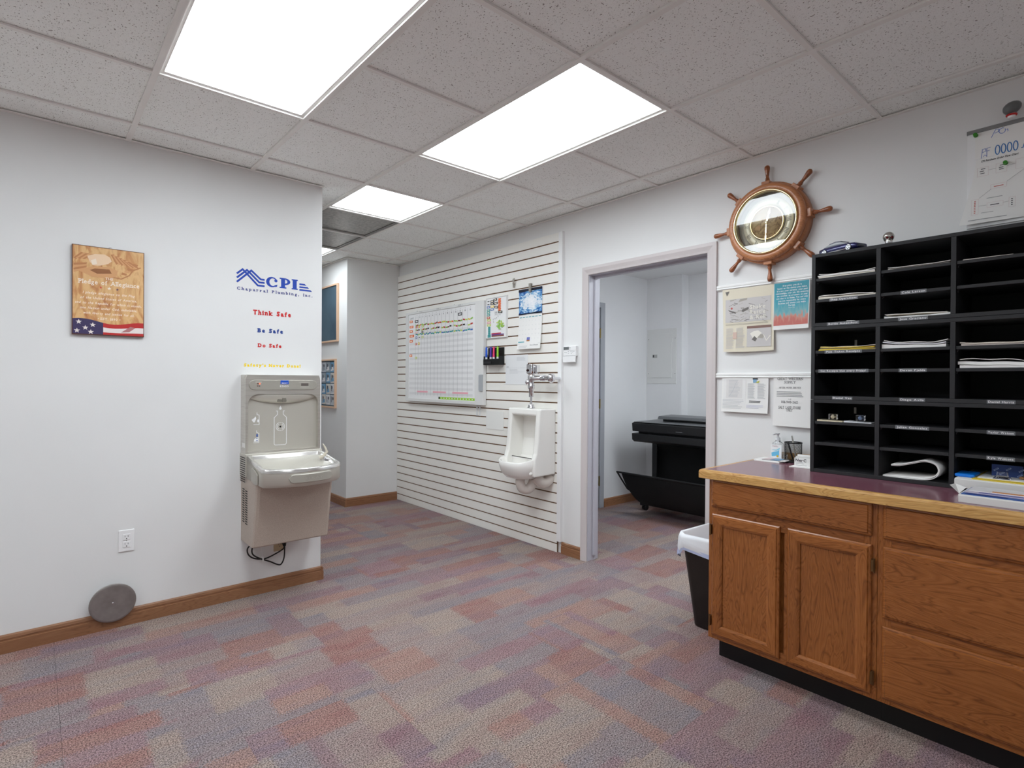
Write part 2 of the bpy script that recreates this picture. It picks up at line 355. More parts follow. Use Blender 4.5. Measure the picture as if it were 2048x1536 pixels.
struct(MB().box(X0, XR+.115, Y0-.1, Y0, 0, ZT), 'wall_rear', WALL); struct(MB().box(X0-.1, X0, Y0, YL+.115, 0, ZT), 'wall_side', WALL)
struct(MB().box(.5, .6, YL+.115, 7.6, 0, ZT), 'wall_corridor', WALL); struct(MB().box(.5, 2.42, 7.6, 7.7, 0, ZT), 'wall_end', WALL)
# office behind the doorway
OH = 2.44
struct(MB().box(3.133, 3.48, 3.68, 3.78, 0, OH).box(4.40, 5.5, 3.68, 3.78, 0, OH).box(3.48, 4.40, 3.68, 3.78, 2.06, OH), 'wall_office_left', WALL2, 'white office wall behind the plotter seen through the doorway', 'wall')
struct(MB().box(5.19, 5.5, 3.24, 3.68, 0, OH).box(5.31, 5.5, .8, 3.24, 0, OH), 'wall_office_far', WALL2, 'stepped white office wall with the breaker panel', 'wall')
struct(MB().box(3.133, 5.5, .8, .9, 0, OH), 'wall_office_right', WALL2)
struct(MB().box(3.133, 5.5, .8, 3.78, OH, OH+.1), 'ceiling_office', mat('office_ceiling_paint', (226, 226, 226), .8), 'plain white office ceiling seen through the doorway', 'ceiling')
# baseboards with a rounded cap and a groove
def baseboard(name, a, b, n, m, label=None):
    a, b, n = Vector(a), Vector(b), Vector(n); prof = [(0, 0), (.015, 0), (.015, .056), (.011, .058), (.011, .064), (.013, .068), (.010, .080), (.004, .086), (0, .086)]
    mb = MB(); r = [[tuple(q+n*d+Vector((0, 0, z))) for d, z in prof] for q in (a, b)]; mb.loft(r, sm=False)
    return struct(mb, name, m, label, 'baseboard')
baseboard('baseboard_left', (X0, YL, 0), (1.415, YL, 0), (0, -1, 0), BASEW, 'brown wood baseboard under the fountain wall')
baseboard('baseboard_left_end', (1.415, YL-.015, 0), (1.415, YL+.115, 0), (1, 0, 0), BASEY)
baseboard('baseboard_corner', (2.42, 5.36, 0), (XR-.02, 5.36, 0), (0, -1, 0), BASEW, 'short brown baseboard on the wall block facing the room')
baseboard('baseboard_corridor', (2.42, 5.345, 0), (2.42, 7.6, 0), (-1, 0, 0), BASEY, 'brown baseboard along the corridor under the bulletin boards')
baseboard('baseboard_right', (XR, 2.884, 0), (XR, 2.69, 0), (-1, 0, 0), BASEY, 'short brown baseboard between slat panel and door casing')
baseboard('baseboard_right_rear', (XR, -.26, 0), (XR, Y0, 0), (-1, 0, 0), BASEY)
baseboard('baseboard_office', (4.455, 3.68, 0), (5.19, 3.68, 0), (0, -1, 0), BASEW, 'brown office baseboard beside the plotter')
# door casing of the doorway in the right wall
CAS = mat('casing_enamel', (206, 198, 197), .4); JAM = mat('jamb_enamel', (186, 184, 192), .4)
d1 = thing('door_1', 'cased doorway with pinkish grey painted trim, no door leaf in it', 'doorway', (XR, 2.175, 0)); d1['kind'] = 'structure'
mb = MB(FRW(0, 0)); cp = lambda w: [(0, .004), (0, .016), (w*.3, .016), (w*.75, .010), (w, .007), (w, .004)]
def casing(p0, p1, q0, q1, nm):      # inner edge p0-p1, outer edge q0-q1 in (u,v)
    mb = MB(FRW(0, 0)); r = []
    for p, q in ((p0, q0), (p1, q1)):
        p, q = Vector(p), Vector(q); r.append([(*(q+(p-q)*t), d) for t, d in [(0, 0), (0, .016), (.35, .017), (.75, .011), (1, .009), (1, 0)]])
    mb.loft(r, sm=False); return build(mb, nm, CAS, d1)
iy0, iy1, iz, w = -2.635, -1.716, 2.057, .055
casing((iy0-.004, 0), (iy0-.004, iz+.004), (iy0-w, 0), (iy0-w, iz+w+.006), 'side_casing')
casing((iy1+.004, 0), (iy1+.004, iz+.004), (iy1+w+.01, 0), (iy1+w+.01, iz+w+.006), 'side_casing')
casing((iy0-.004, iz+.004), (iy1+.004, iz+.004), (iy0-w, iz+w+.006), (iy1+w+.01, iz+w+.006), 'head_casing')
for y0, y1 in ((2.635, OY1), (OY0, 1.716)): build(MB().box(XR, XR+.115, y0, y1, 0, OZ), 'jamb', JAM, d1)
build(MB().box(XR, XR+.115, 1.716, 2.635, iz, OZ), 'head_jamb', JAM, d1)
build(MB().box(XR+.052, XR+.088, 2.623, 2.635, .035, iz), 'door_stop', JAM, d1, .002); build(MB().box(XR+.052, XR+.088, 1.716, 1.728, .035, iz), 'door_stop', JAM, d1, .002)
build(MB().box(XR+.052, XR+.088, 1.728, 2.623, iz-.012, iz), 'door_stop', JAM, d1)
# second doorway inside the office, closed
d2 = thing('door_2', 'closed grey door with brass hinges inside the office, mostly hidden', 'door', (3.94, 3.68, 0)); d2['kind'] = 'structure'
GD = mat('grey_door_enamel', (168, 170, 176), .4)
for x0, x1 in ((3.43, 3.48), (4.385, 4.45)): build(MB().box(x0, x1, 3.665, 3.68, 0, 2.105), 'side_casing', GD, d2, .003)
build(MB().box(3.48, 4.385, 3.665, 3.68, 2.05, 2.105), 'head_casing', GD, d2, .003)
build(MB().box(3.485, 4.378, 3.69, 3.73, .008, 2.05), 'door_leaf', GD, d2)
for z in (1.79, 1.07, .28): build(MB().lathe((4.381, 3.672, z), [(.008, -.05), (.008, .05)], 10).box(4.372, 4.386, 3.668, 3.69, z-.045, z+.045), 'hinge', mat('brass', (140, 124, 80), .35, 1.), d2)
# ceiling fittings
names = ['large lit ceiling panel nearest the camera above the plaque wall', 'large lit ceiling panel in the middle of the room', 'small square lit ceiling panel past the wall end', 'lit ceiling panel down the corridor, almost hidden by the wall edge',
         'assumed ceiling panel added for light behind the camera, out of view', 'assumed ceiling panel added for light, out of view far left']
for (i, j, w, h), nm in zip(LIGHTS, names):
    x0, x1, y0, y1 = GX+i*G+.004, GX+(i+w)*G-.004, GY+j*G+.004, GY+(j+h)*G-.004
    t = thing('ceiling_light', nm, 'ceiling light', ((x0+x1)/2, (y0+y1)/2, H), 'ceiling troffer lights')
    o_ = [(x0, y0), (x1, y0), (x1, y1), (x0, y1)]; b = .024; i_ = [(x0+b, y0+b), (x1-b, y0+b), (x1-b, y1-b), (x0+b, y1-b)]
    build(MB().ring(o_, i_, ZT-.001, ZT+.012), 'frame', TEE, t)
    build(MB().box(x0+b, x1-b, y0+b, y1-b, ZT+.006, ZT+.010), 'diffuser', LENS, t)
for (i, j), nm in zip(VENTS, ('dark grey metal air vent panel next to the small square light', 'dark metal air vent panel next to the corridor light')):
    x0, x1, y0, y1 = GX+i*G+.014, GX+(i+1)*G-.014, GY+j*G+.014, GY+(j+1)*G-.014
    t = thing('ceiling_vent', nm, 'air vent', ((x0+x1)/2, (y0+y1)/2, H), 'ceiling air vents')
    build(MB().box(x0, x1, y0, y1, ZT+.004, ZT+.008), 'panel', m_speck('perforated_metal', (150, 148, 144), (186, 184, 180), 40, .42, .7), t)
    o_ = [(x0, y0), (x1, y0), (x1, y1), (x0, y1)]; b = .02; i_ = [(x0+b, y0+b), (x1-b, y0+b), (x1-b, y1-b), (x0+b, y1-b)]
    build(MB().ring(o_, i_, ZT-.002, ZT+.004), 'frame', mat('vent_frame', (150, 148, 144), .4, .5), t)
t = thing('ceiling_light', 'white ceiling light inside the office, out of view', 'ceiling light', (3.95, 1.75, OH-.03), 'ceiling troffer lights')
build(MB().box(3.65, 4.25, 1.2, 2.3, OH-.03, OH), 'frame', TEE, t); build(MB().box(3.67, 4.23, 1.22, 2.28, OH-.035, OH-.03), 'diffuser', LENS2, t)
# ================================================================ left wall
# --- plaque
t = thing('wall_plaque', 'wooden Pledge of Allegiance plaque with carved eagle and flag print', 'plaque', (.296, YL-.01, 1.515))
def m_plaque():
    m = mat('plaque_print', (214, 168, 112), .5); g = NG(m); p = g.pos(); x, y, z = g.xyz(p)
    n = g.noise(g.comb(g.math('MULTIPLY', x, 7.), g.math('MULTIPLY', z, 2.2)), 2.4, 4., 2.5)
    g.base(g.ramp(n, [(.25, (178, 112, 66)), (.42, (206, 150, 96)), (.52, (222, 178, 122)), (.62, (228, 184, 128)), (.74, (206, 156, 104))])); return m
build(MB(FL(.146, 1.515)).box(0, .30, 0, .446, 0, .019), 'board', [mat('plaque_edge', (92, 50, 34), .6)], t)
fr = FL(.146, 1.515, .0193); mb = MB(fr).rect(.003, .297, .003, .443, 0); build(mb, 'printed_face', m_plaque(), t, closed=False)
mb = MB(fr); D = .0004      # flag along the lower edge
wav = [(0.003+.294*i/12, .072+.010*math.sin(i*.62+.6)-(.010*i/12)) for i in range(13)]
def band(mb, i0, i1, f0, f1, mi, d):
    for i in range(i0, i1): 
        (a, ya), (b, yb) = wav[i], wav[i+1]; mb.add([(a, .003+(ya-.003)*f0, d), (b, .003+(yb-.003)*f0, d), (b, .003+(yb-.003)*f1, d), (a, .003+(ya-.003)*f1, d)], [(0, 1, 2, 3)], mi)
band(mb, 0, 5, 0, 1, 0, D); band(mb, 5, 12, .62, 1, 1, D); band(mb, 5, 12, .2, .62, 2, D); band(mb, 5, 12, 0, .2, 1, D)
mb.poly([(.20, .018), (.235, .022), (.262, .045), (.24, .05)], 2*D, 3)
def star(mb, c, r, d, mi): mb.poly([(c[0]+(r if k % 2 == 0 else r*.42)*math.sin(k*math.pi/5), c[1]+(r if k % 2 == 0 else r*.42)*math.cos(k*math.pi/5)) for k in range(10)], d, mi)
for c in [(.027, .062), (.053, .034), (.083, .05), (.02, .018), (.075, .014)]: star(mb, c, .013, 2*D, 2)
build(mb, 'flag_print', [mat('flag_blue', (62, 52, 92), .6), mat('flag_red', (190, 44, 44), .6), mat('flag_white', (236, 226, 222), .6), mat('flag_shade', (178, 120, 120), .6)], t, closed=False)
mb = MB(fr)                 # eagle relief
for k in range(9):         # right wing feathers
    a = .155+k*.0085; mb.poly([(a, .415-k*.0035), (a+.012, .418-k*.0035), (a+.034+k*.003, .376-k*.002), (a+.024+k*.003, .366-k*.001)], D*(1+.12*k), k % 2)
for k in range(8): a = .005+k*.009; mb.poly([(a+.03, .41-k*.002), (a+.045, .408), (a+.012, .372+k*.001), (a, .378)], D*(1+.12*k), k % 2)
for k in range(4): mb.poly([(.005, .352-k*.012), (.06, .362-k*.008), (.055, .350-k*.008), (.006, .342-k*.012)], D*(1+.12*k), k % 2)
mb.poly([(.06, .395), (.09, .408), (.13, .412), (.152, .40), (.16, .38), (.145, .365), (.11, .352), (.085, .350), (.07, .366)], 2*D, 2)
mb.poly([(.075, .375), (.095, .385), (.10, .36), (.08, .352)], 3*D, 3)
mb.poly([(.03, .315), (.08, .292), (.14, .29), (.18, .305), (.185, .335), (.15, .35), (.07, .342)], 1.5*D, 1)
mb.poly([(.07, .325), (.10, .31), (.16, .318), (.15, .338), (.09, .335)], 2.5*D, 4)
for k in range(5): mb.poly([(.20+k*.012, .318+k*.013), (.222+k*.012, .316+k*.013), (.225+k*.012, .326+k*.013), (.204+k*.012, .330+k*.013)], D*(1.1+.12*k), k % 2)
mb.stroke([(.15, .302), (.20, .295), (.235, .318), (.25, .345), (.285, .365)], .006, D*.6, 0)
build(mb, 'eagle_relief', [mat('relief_dark', (190, 130, 84), .6), mat('relief_mid', (214, 160, 110), .6), mat('relief_light', (238, 206, 172), .6), mat('relief_pale', (244, 226, 206), .6), mat('relief_brown', (150, 98, 60), .6)], t, closed=False)
mb = MB(fr); CW = .150
mb.text('THE', .012, CW, .283, D*2, 0, 'c', serif=True, bold=.01); mb.text('Pledge of Allegiance', .021, CW+.002, .256, D*2, 0, 'c', w=.252, serif=True, bold=.015)
star(mb, (CW-.035, .242), .007, D*2, 1); star(mb, (CW, .240), .009, D*2, 0); star(mb, (CW+.034, .238), .007, D*2, 2)
for k, (s_, w_) in enumerate([('I pledge allegiance to the Flag', .215), ('of the United States of America,', .235), ('and to the Republic for which it stands,', .276), ('one Nation under God, indivisible,', .238), ('with liberty and justice for all.', .212)]):
    mb.text(s_, .0115, CW, .206-k*.0255, D*2, 0, 'c', w=w_, slant=.2, bold=.012)
mb.text('EST. 1892', .011, CW, .0775, D*2, 0, 'c', serif=True, bold=.012); mb.disc((CW-.045, .083), .002, D*2, 0); mb.disc((CW+.045, .083), .002, D*2, 0)
build(mb, 'lettering', [mat('cream_print', (250, 236, 218), .6), mat('star_red', (210, 80, 60), .6), mat('star_blue', (92, 66, 90), .6)], t, closed=False)
build(MB(FL(.30, 1.958)).tube([(-.006, .0, .008), (-.004, .01, .006), (.004, .012, .006), (.007, .004, .008)], .0012, 6), 'hanger', STEEL, t)
# --- logo and slogans in vinyl
BLU = mat('vinyl_blue', (20, 66, 172), .5); NAVY = mat('vinyl_navy', (40, 52, 128), .5); VRED = mat('vinyl_red', (206, 34, 34), .5); VNB = mat('vinyl_deep_blue', (24, 62, 140), .5); VYE = mat('vinyl_yellow', (248, 214, 0), .5)
fr = FL(0, 0, .0006); mb = MB(fr)
for q in ([(.905, 1.917), (.937, 1.946), (1.022, 1.860), (1.061, 1.860)], [(.905, 1.893), (.961, 1.945), (1.030, 1.8795), (1.061, 1.8795)], [(.905, 1.868), (.985, 1.945), (1.038, 1.8985), (1.061, 1.8985)]): mb.stroke(q, .0108, .0003*len(mb.f)/3)
mb2 = MB(fr)
for q in ([(1.27, 1.903), (1.303, 1.903), (1.315, 1.892), (1.27, 1.892)], [(1.27, 1.885), (1.322, 1.885), (1.332, 1.875), (1.27, 1.875)], [(1.27, 1.867), (1.341, 1.867), (1.351, 1.857), (1.27, 1.857)]): mb2.poly(q, 0)
t = thing('wall_logo', 'blue mountain logo with CPI and Chaparral Plumbing, Inc. lettering', 'logo', (1.13, YL-.0003, 1.82))
build(mb, 'mountain_emblem', BLU, t, closed=False); build(mb2, 'stripe_emblem', BLU, t, closed=False)
mb = MB(fr)
arc = [(.0175+.034+.034*math.cos(a)-.0175, .031*math.sin(a)) for a in [math.radians(k) for k in range(48, 313, 12)]]
out = [(1.1035+.034*math.cos(math.radians(k)), 1.8905+.0315*math.sin(math.radians(k))) for k in range(38, 330, 14)]; inn = [(1.109+.020*math.cos(math.radians(k)), 1.8905+.023*math.sin(math.radians(k))) for k in range(38, 330, 14)]
for k in range(len(out)-1): mb.add([(*out[k], 0), (*out[k+1], 0), (*inn[k+1], 0), (*inn[k], 0)], [(0, 1, 2, 3)])
mb.disc((1.127, 1.9005), .0095, .0003, 0, 12); mb.poly([(1.118, 1.872), (1.136, 1.878), (1.134, 1.866), (1.124, 1.862)], .0003)
def slabI(x0, x1, st): 
    c = (x0+x1)/2; mb.rect(c-st/2, c+st/2, 1.862, 1.923, 0); mb.rect(x0, x1, 1.860, 1.8675, .0003); mb.rect(x0, x1, 1.916, 1.9235, .0003)
slabI(1.222, 1.260, .025)
mb.rect(1.158, 1.182, 1.862, 1.923, 0); mb.rect(1.149, 1.190, 1.860, 1.8675, .0003); mb.rect(1.149, 1.185, 1.916, 1.9235, .0003)
o2 = [(1.180+.034*math.cos(math.radians(k)), 1.9025+.021*math.sin(math.radians(k))) for k in range(-90, 91, 15)]; i2 = [(1.183+.013*math.cos(math.radians(k)), 1.9025+.0115*math.sin(math.radians(k))) for k in range(-90, 91, 15)]
for k in range(len(o2)-1): mb.add([(*o2[k], .0006), (*o2[k+1], .0006), (*i2[k+1], .0006), (*i2[k], .0006)], [(0, 1, 2, 3)])
build(mb, 'initials', BLU, t, closed=False)
build(MB(fr).text('Chaparral Plumbing, Inc.', .0165, .906, 1.8235, 0, 0, 'l', w=.447, bold=.03, serif=True, sp=.32), 'company_name', NAVY, t, closed=False)
for s_, x, z, w, h, m, lb, bd in [('Think Safe', .996, 1.686, .223, .025, VRED, 'red vinyl lettering Think Safe on the white wall', .065), ('Be Safe', 1.022, 1.580, .149, .022, VNB, 'blue vinyl lettering Be Safe on the white wall', .065),
                              ('Do Safe', 1.024, 1.491, .138, .020, VRED, 'red vinyl lettering Do Safe on the white wall', .06), ("Safety's Never Done!", .947, 1.372, .333, .0165, VYE, "yellow vinyl lettering Safety's Never Done! above the fountain", .065)]:
    tag(build(MB(fr).text(s_, h, x, z, 0, 0, 'l', w=w, bold=bd, serif=True, sp=.2), 'wall_lettering', m, closed=False), lb, 'lettering', 'safety slogans')
# --- outlets
def outlet(loc, label, plate, dark):
    t = thing('wall_outlet', label, 'outlet', loc); f = FL(loc[0], loc[2]); build(MB(f).box(-.035, .035, 0, .114, 0, .006), 'cover_plate', plate, t, .003)
    mb = MB(f); mb.box(-.0165, .0165, .022, .053, .006, .0085); mb.box(-.0165, .0165, .061, .092, .006, .0085); build(mb, 'receptacle', plate, t, .004)
    mb = MB(f)
    for v in (.0375, .0765): mb.rect(-.0075, -.0055, v, v+.009, .0088); mb.rect(.0055, .0075, v, v+.009, .0088); mb.disc((0, v-.008), .0028, .0088, 0, 10)
    mb.disc((0, .057), .002, .0065, 0, 8)
    build(mb, 'slots', dark, t, closed=False)
outlet((.374, YL, .386), 'white duplex outlet on the wall above the metal disc', WHITE, mat('slot_dark', (60, 58, 56), .6))
outlet((1.155, YL, .236), 'tan outlet with black plug under the fountain', mat('tan_plastic', (198, 178, 144), .45), mat('slot_dark', (60, 58, 56), .6))
# --- metal disc
t = thing('cover_disc', 'round dark grey metal cleanout disc leaning over the baseboard', 'metal disc', (.314, YL-.03, .036))
a_ = math.radians(4); f = F((.314, YL-.034, .139), (1, 0, 0), (0, -math.sin(a_), math.cos(a_)))
build(MB(f).lathe((0, 0, 0), [(.094, -.004), (.1, -.002), (.1, .0015), (.098, .003), (.09, .0042)], 48), 'plate', m_speck('worn_steel', (142, 136, 133), (158, 152, 149), 14, .34, .55), t)
build(MB(f).lathe((0, 0, 0), [(.0045, .003), (.0045, .0055), (.002, .006)], 16), 'screw', CHROME, t); build(MB(f).lathe((0, 0, 0), [(.012, -.034), (.012, -.004)], 12), 'stem', STEEL, t)
# --- drinking fountain with bottle filler
t = thing('water_fountain', 'stainless wall drinking fountain with bottle filling station', 'water fountain', (1.15, YL-.15, .345))
SH = m_speck('taupe_granite_vinyl', (168, 154, 142), (194, 180, 167), 420, .4, 0.); SG = mat('silver_grey_paint', (196, 192, 182), .32, .35); SGD = mat('silver_grey_dark', (176, 172, 162), .36, .35)
PW, PH, PB = .438, .46, .862; fr = FL(.93, PB)
outer = []; inner = []; n = 8
ix0, ix1, iz0, iz1, r = .013, PW-.013, .010, .345, .055
for cx, cz, ox, oz, a0, rr in [(ix1-r, iz1-r, PW, PH, 0, r), (ix0+r, iz1-r, 0, PH, 90, r), (ix0+.004, iz0+.004, 0, 0, 180, .004), (ix1-.004, iz0+.004, PW, 0, 270, .004)]:
    for k in range(n):
        a = math.radians(a0+90*k/(n-1)); inner.append((cx+rr*math.cos(a), cz+rr*math.sin(a)))
        ct, st = math.cos(math.radians(90*k/(n-1))), math.sin(math.radians(90*k/(n-1)))
        hx, hz = (PW, PH)
        outer.append({0: (PW, iz1-r+(PH-iz1+r)*min(1, 2*k/(n-1))) if k < n/2 else (ix1-r+(PW-ix1+r)*(2-2*k/(n-1)), PH), 90: (ix0+r-(ix0+r)*min(1, 2*k/(n-1)), PH) if k < n/2 else (0, iz1-r+(PH-iz1+r)*(2-2*k/(n-1))), 180: (0, 0), 270: (PW, 0)}[a0])
build(MB(fr).ring(outer, inner, .07, .099), 'filler_frame', STEEL, t)
build(MB(fr).box(0, PW, 0, PH, 0, .0705), 'filler_box', [STEEL], t)
build(MB(fr).rect(ix0, ix1, iz0, iz1, .0715), 'alcove_back', SG, t, closed=False)
def canopy(a, b):
    u = a*2-1; x = ix0+.006+(ix1-ix0-.012)*a; e = max(0., 1-u*u); zb = .343-.018-.036*e**.8; th = b*math.pi/2
    return (x, .343-(.343-zb)*math.sin(th), .0725+(.010+.020*e)*math.cos(th)**1.0*(1 if b < .99 else 0)+.0005)
build(MB(fr).grid(canopy, 24, 8), 'canopy', SG, t, closed=False, smooth=True)
build(MB(fr).box(.178, .232, .299, .326, .085, .098).box(.205, .229, .297, .325, .09, .102), 'nozzle', [mat('nozzle_grey', (140, 136, 126), .4, .5)], t, .003)
pill = lambda x0, x1, z0, z1, n=10: [((x1-(z1-z0)/2)+(z1-z0)/2*math.cos(math.radians(-90+180*k/n)), (z0+z1)/2+(z1-z0)/2*math.sin(math.radians(-90+180*k/n))) for k in range(n+1)]+[((x0+(z1-z0)/2)+(z1-z0)/2*math.cos(math.radians(90+180*k/n)), (z0+z1)/2+(z1-z0)/2*math.sin(math.radians(90+180*k/n))) for k in range(n+1)]
cs = build(MB(fr).prism(pill(.018, .416, .371, .430), .099, .1025), 'control_strip', SGD, t, .0015)
mb = MB(fr); e = .1029
mb.rect(.194, .242, .405, .4285, e, 0); mb.text('ELKAY', .006, .218, .4085, e+.0004, 1, 'c', bold=.05); mb.text('EZH2O', .0095, .216, .388, e, 1, 'c', bold=.03)
BDM = [mat('badge_blue', (30, 84, 190), .4), WHITE, mat('pale_print', (214, 210, 200), .5), mat('led_off', (96, 60, 50), .4), mat('led_red', (255, 120, 90), .4, emit=(255, 110, 80), es=1.2), mat('display_grey', (104, 96, 92), .2)]
build(mb, 'brand_badge', BDM, t, closed=False); mb = MB(fr)
mb.rect(.052, .088, .4155, .4185, e, 2); mb.rect(.061, .070, .404, .411, e, 3); mb.rect(.072, .080, .4045, .412, e, 4); mb.rect(.060, .068, .392, .397, e, 3); mb.rect(.070, .078, .391, .397, e, 5)
build(mb, 'indicator_lights', BDM, t, closed=False); mb = MB(fr)
mb.rect(.305, .371, .4145, .4165, e, 2); mb.rect(.317, .362, .395, .411, e, 5); mb.rect(.309, .368, .387, .389, e, 2)
build(mb, 'counter_display', BDM, t, closed=False)
mb = MB(fr); e = .0722; PR = .0032
xa, xb = .168, .240; mb.stroke([(.178, .243), (.187, .243), (.187, .222), (xa, .203), (xa, .045), (.174, .038), (.234, .038), (xb, .045), (xb, .203), (.221, .222), (.221, .243), (.230, .243)], PR, e)
for rr, wd, a0, a1 in [(.025, .003, 110, 250), (.025, .003, -70, 70), (.017, .003, 120, 240), (.017, .003, -60, 60), (.025, .0022, 75, 105), (.025, .0022, 255, 285)]:
    mb.stroke([(.204+rr*math.cos(math.radians(k)), .148+rr*math.sin(math.radians(k))) for k in [a0+(a1-a0)*q/10 for q in range(11)]], wd, e)
mb.disc((.204, .148), .0058, e, 1, 14); mb.poly([(.204, .276), (.198, .262), (.197, .256), (.200, .251), (.204, .250), (.208, .251), (.211, .256), (.210, .262)], e)
PG = [WHITE, BLACK, mat('print_blue', (92, 112, 168), .5)]; build(mb, 'bottle_graphic', PG, t, closed=False); mb = MB(fr)
mb.stroke([(.070, .238), (.070, .225), (.082, .222), (.082, .166), (.050, .166)], .003, e); mb.poly([(.040, .195), (.055, .206), (.062, .215), (.066, .203), (.060, .186), (.054, .178), (.047, .184)], e); mb.disc((.076, .188), .005, e, 0, 10, .009)
build(mb, 'hand_icon', PG, t, closed=False); mb = MB(fr)
mb.stroke([(.068, .132), (.068, .120), (.081, .114), (.081, .060), (.050, .060)], .0028, e); mb.poly([(.052, .066), (.055, .080), (.064, .088), (.078, .092), (.078, .064)], e); mb.rect(.066, .076, .094, .110, e, 2); mb.rect(.064, .075, .083, .086, e*1.002, 2); mb.rect(.066, .075, .069, .073, e*1.002, 2)
build(mb, 'tap_icon', PG, t, closed=False)
build(MB(lambda u, v, d: Vector((.93-d, YL-u, PB+v))).rect(.03, .09, .035, .062, .0006), 'rating_label', PAPER, t, closed=False)
# basin
bow = lambda x: 3.050+.075*((x-1.154)/.224)**2 if abs(x-1.154) < .20 else 3.050+.075*((.20)/.224)**2+.9*(abs(x-1.154)-.20)
def plan(ins, zf, k=None):
    xs = [.932+ins+(1.376-.932-2*ins)*i/20 for i in range(21)]; p = [(x, bow(1.154+(x-1.154)*.222/(.222-ins))+ins) for x in xs]
    p += [(1.376-ins, 3.24), (1.376-ins, 3.40-ins), (1.36-ins, YL-.101-ins), (.948+ins, YL-.101-ins), (.932+ins, 3.40-ins), (.932+ins, 3.24)]
    return [(x, y, zf(y)) for x, y in p]
rim = lambda y: .806+.05*max(0, min(1, (y-3.10)/.32))
mb = MB().loft([plan(0, lambda y: rim(y)-.022), plan(.0, lambda y: rim(y)-.004), plan(.004, rim), plan(.014, rim), plan(.020, lambda y: rim(y)-.006), plan(.034, lambda y: .780), plan(.075, lambda y: .768)], cap0=False)
build(mb, 'basin', m_brushed('polished_steel', (206, 204, 200), (226, 224, 220), .2), t)
mb = MB().box(1.07, 1.24, 3.27, 3.36, .760, .786); build(mb, 'drain_step', m_brushed('polished_steel', (206, 204, 200), (226, 224, 220), .2), t, .008, 3)
mb = MB()
for k in range(5): mb.ball((1.095+k*.03, 3.33, .786), .006, .006, .003, 8)
build(mb, 'drain_studs', CHROME, t)
mb = MB().loft([plan(.012, lambda y: .705), plan(.001, lambda y: .722), plan(.001, lambda y: rim(y)-.022)]); build(mb, 'apron', SG, t)
frb = lambda u, v, d: Vector((u, bow(u)-d, v))
pr = []
for i in range(25):
    u = 1.055+.25*i/24; e = min(u-1.055, 1.305-u); hh = math.sqrt(max(1e-6, .0245**2-max(0, .0245-e)**2)); pr.append([(u, .7515-hh, -.002), (u, .7515-hh, .006), (u, .7515-hh*.86, .009), (u, .7515+hh*.86, .009), (u, .7515+hh, .006), (u, .7515+hh, -.002)])
build(MB(frb).loft(pr, sm=False), 'push_bar', SGD, t)
build(MB(frb).text('ELKAY', .012, 1.19, .745, .0094, 0, 'c', w=.10), 'embossed_name', mat('emboss_grey', (190, 188, 180), .4, .6), t, closed=False)
frs = lambda u, v, d: Vector((.932-d, u, v))
build(MB(frs).prism([(3.18, .715), (3.18, .770), (3.20, .785), (3.27, .800), (3.29, .79), (3.29, .73), (3.25, .712)], 0, .008), 'side_push_pad', SGD, t, .003)
# lower shell
def shell(z, yf): return [(.934, YL, z), (.934, yf+.02, z), (.940, yf+.006, z), (.954, yf, z), (1.350, yf, z), (1.364, yf+.006, z), (1.370, yf+.02, z), (1.370, YL, z)]
build(MB().loft([shell(.345, 3.285), shell(.352, 3.277), shell(.74, 3.205)], sm=False), 'lower_cabinet', SH, t)
build(MB().box(.925, 1.376, 3.40, YL, .73, .862), 'upper_cabinet', SG, t, .004)
mb = MB(lambda u, v, d: Vector((.9335-d, u, v)))
for k in range(15): mb.rect(3.385, 3.430, .645-k*.0135, .652-k*.0135, .0004); mb.rect(3.442, 3.485, .650-k*.0135, .657-k*.0135, .0004)
for k in range(12): mb.rect(3.40, 3.50, .70+k*.0125, .7055+k*.0125, .0092)
build(mb, 'vent_slots', mat('slot_black', (40, 34, 32), .7), t, closed=False)
sp = build(MB().tube([(1.335, 3.25, .775), (1.335, 3.25, .815), (1.330, 3.255, .832), (1.315, 3.27, .842)], [.014, .013, .012, .009], 12).lathe((1.345, 3.245, .77), [(.011, 0), (.011, .05), (.008, .055)], 12), 'bubbler', CHROME, t)
build(MB().tube([(1.305, 3.262, .826), (1.325, 3.25, .838), (1.342, 3.245, .862), (1.333, 3.245, .885), (1.318, 3.25, .912)], [.012, .011, .008, .006, .003], 8), 'mouth_guard', mat('cream_rubber', (206, 198, 182), .5), sp)
# cord
t = thing('power_cord', 'looped black power cord plugged in under the fountain', 'power cord', (1.06, YL-.02, .15))
cr = lambda pts: [Vector((x, YL-.02-o, z)) for x, z, o in pts]
def smooth(P, n=6):
    o = []
    for i in range(len(P)-1):
        p0, p1, p2, p3 = P[max(i-1, 0)], P[i], P[i+1], P[min(i+2, len(P)-1)]
        for k in range(n): s = k/n; o.append(.5*((2*p1)+(p2-p0)*s+(2*p0-5*p1+4*p2-p3)*s*s+(3*p1-p0-3*p2+p3)*s**3))
    return o+[P[-1]]
c1 = smooth(cr([(.970, .3425, .09), (.952, .305, .05), (.962, .262, .03), (1.0, .227, .012), (1.06, .213, .01), (1.12, .230, .012), (1.165, .255, .02), (1.172, .28, .025)]))
c2 = smooth(cr([(.985, .3425, .09), (.975, .305, .06), (.985, .26, .035), (1.03, .222, .016), (1.09, .190, .012), (1.13, .165, .012), (1.155, .160, .012), (1.172, .195, .014), (1.174, .255, .02), (1.173, .28, .025)]))
build(MB().tube(c1, .0042, 8), 'cable', BLACK, t); build(MB().tube(c2, .0042, 8), 'cable', BLACK, t)
build(MB().tube(cr([(1.173, .300, -.008), (1.173, .296, .012), (1.173, .27, .022)]), [.016, .016, .008], 10).tube(cr([(1.176, .325, -.005), (1.176, .322, .01)]), [.015, .012], 10), 'plug', BLACK, t)
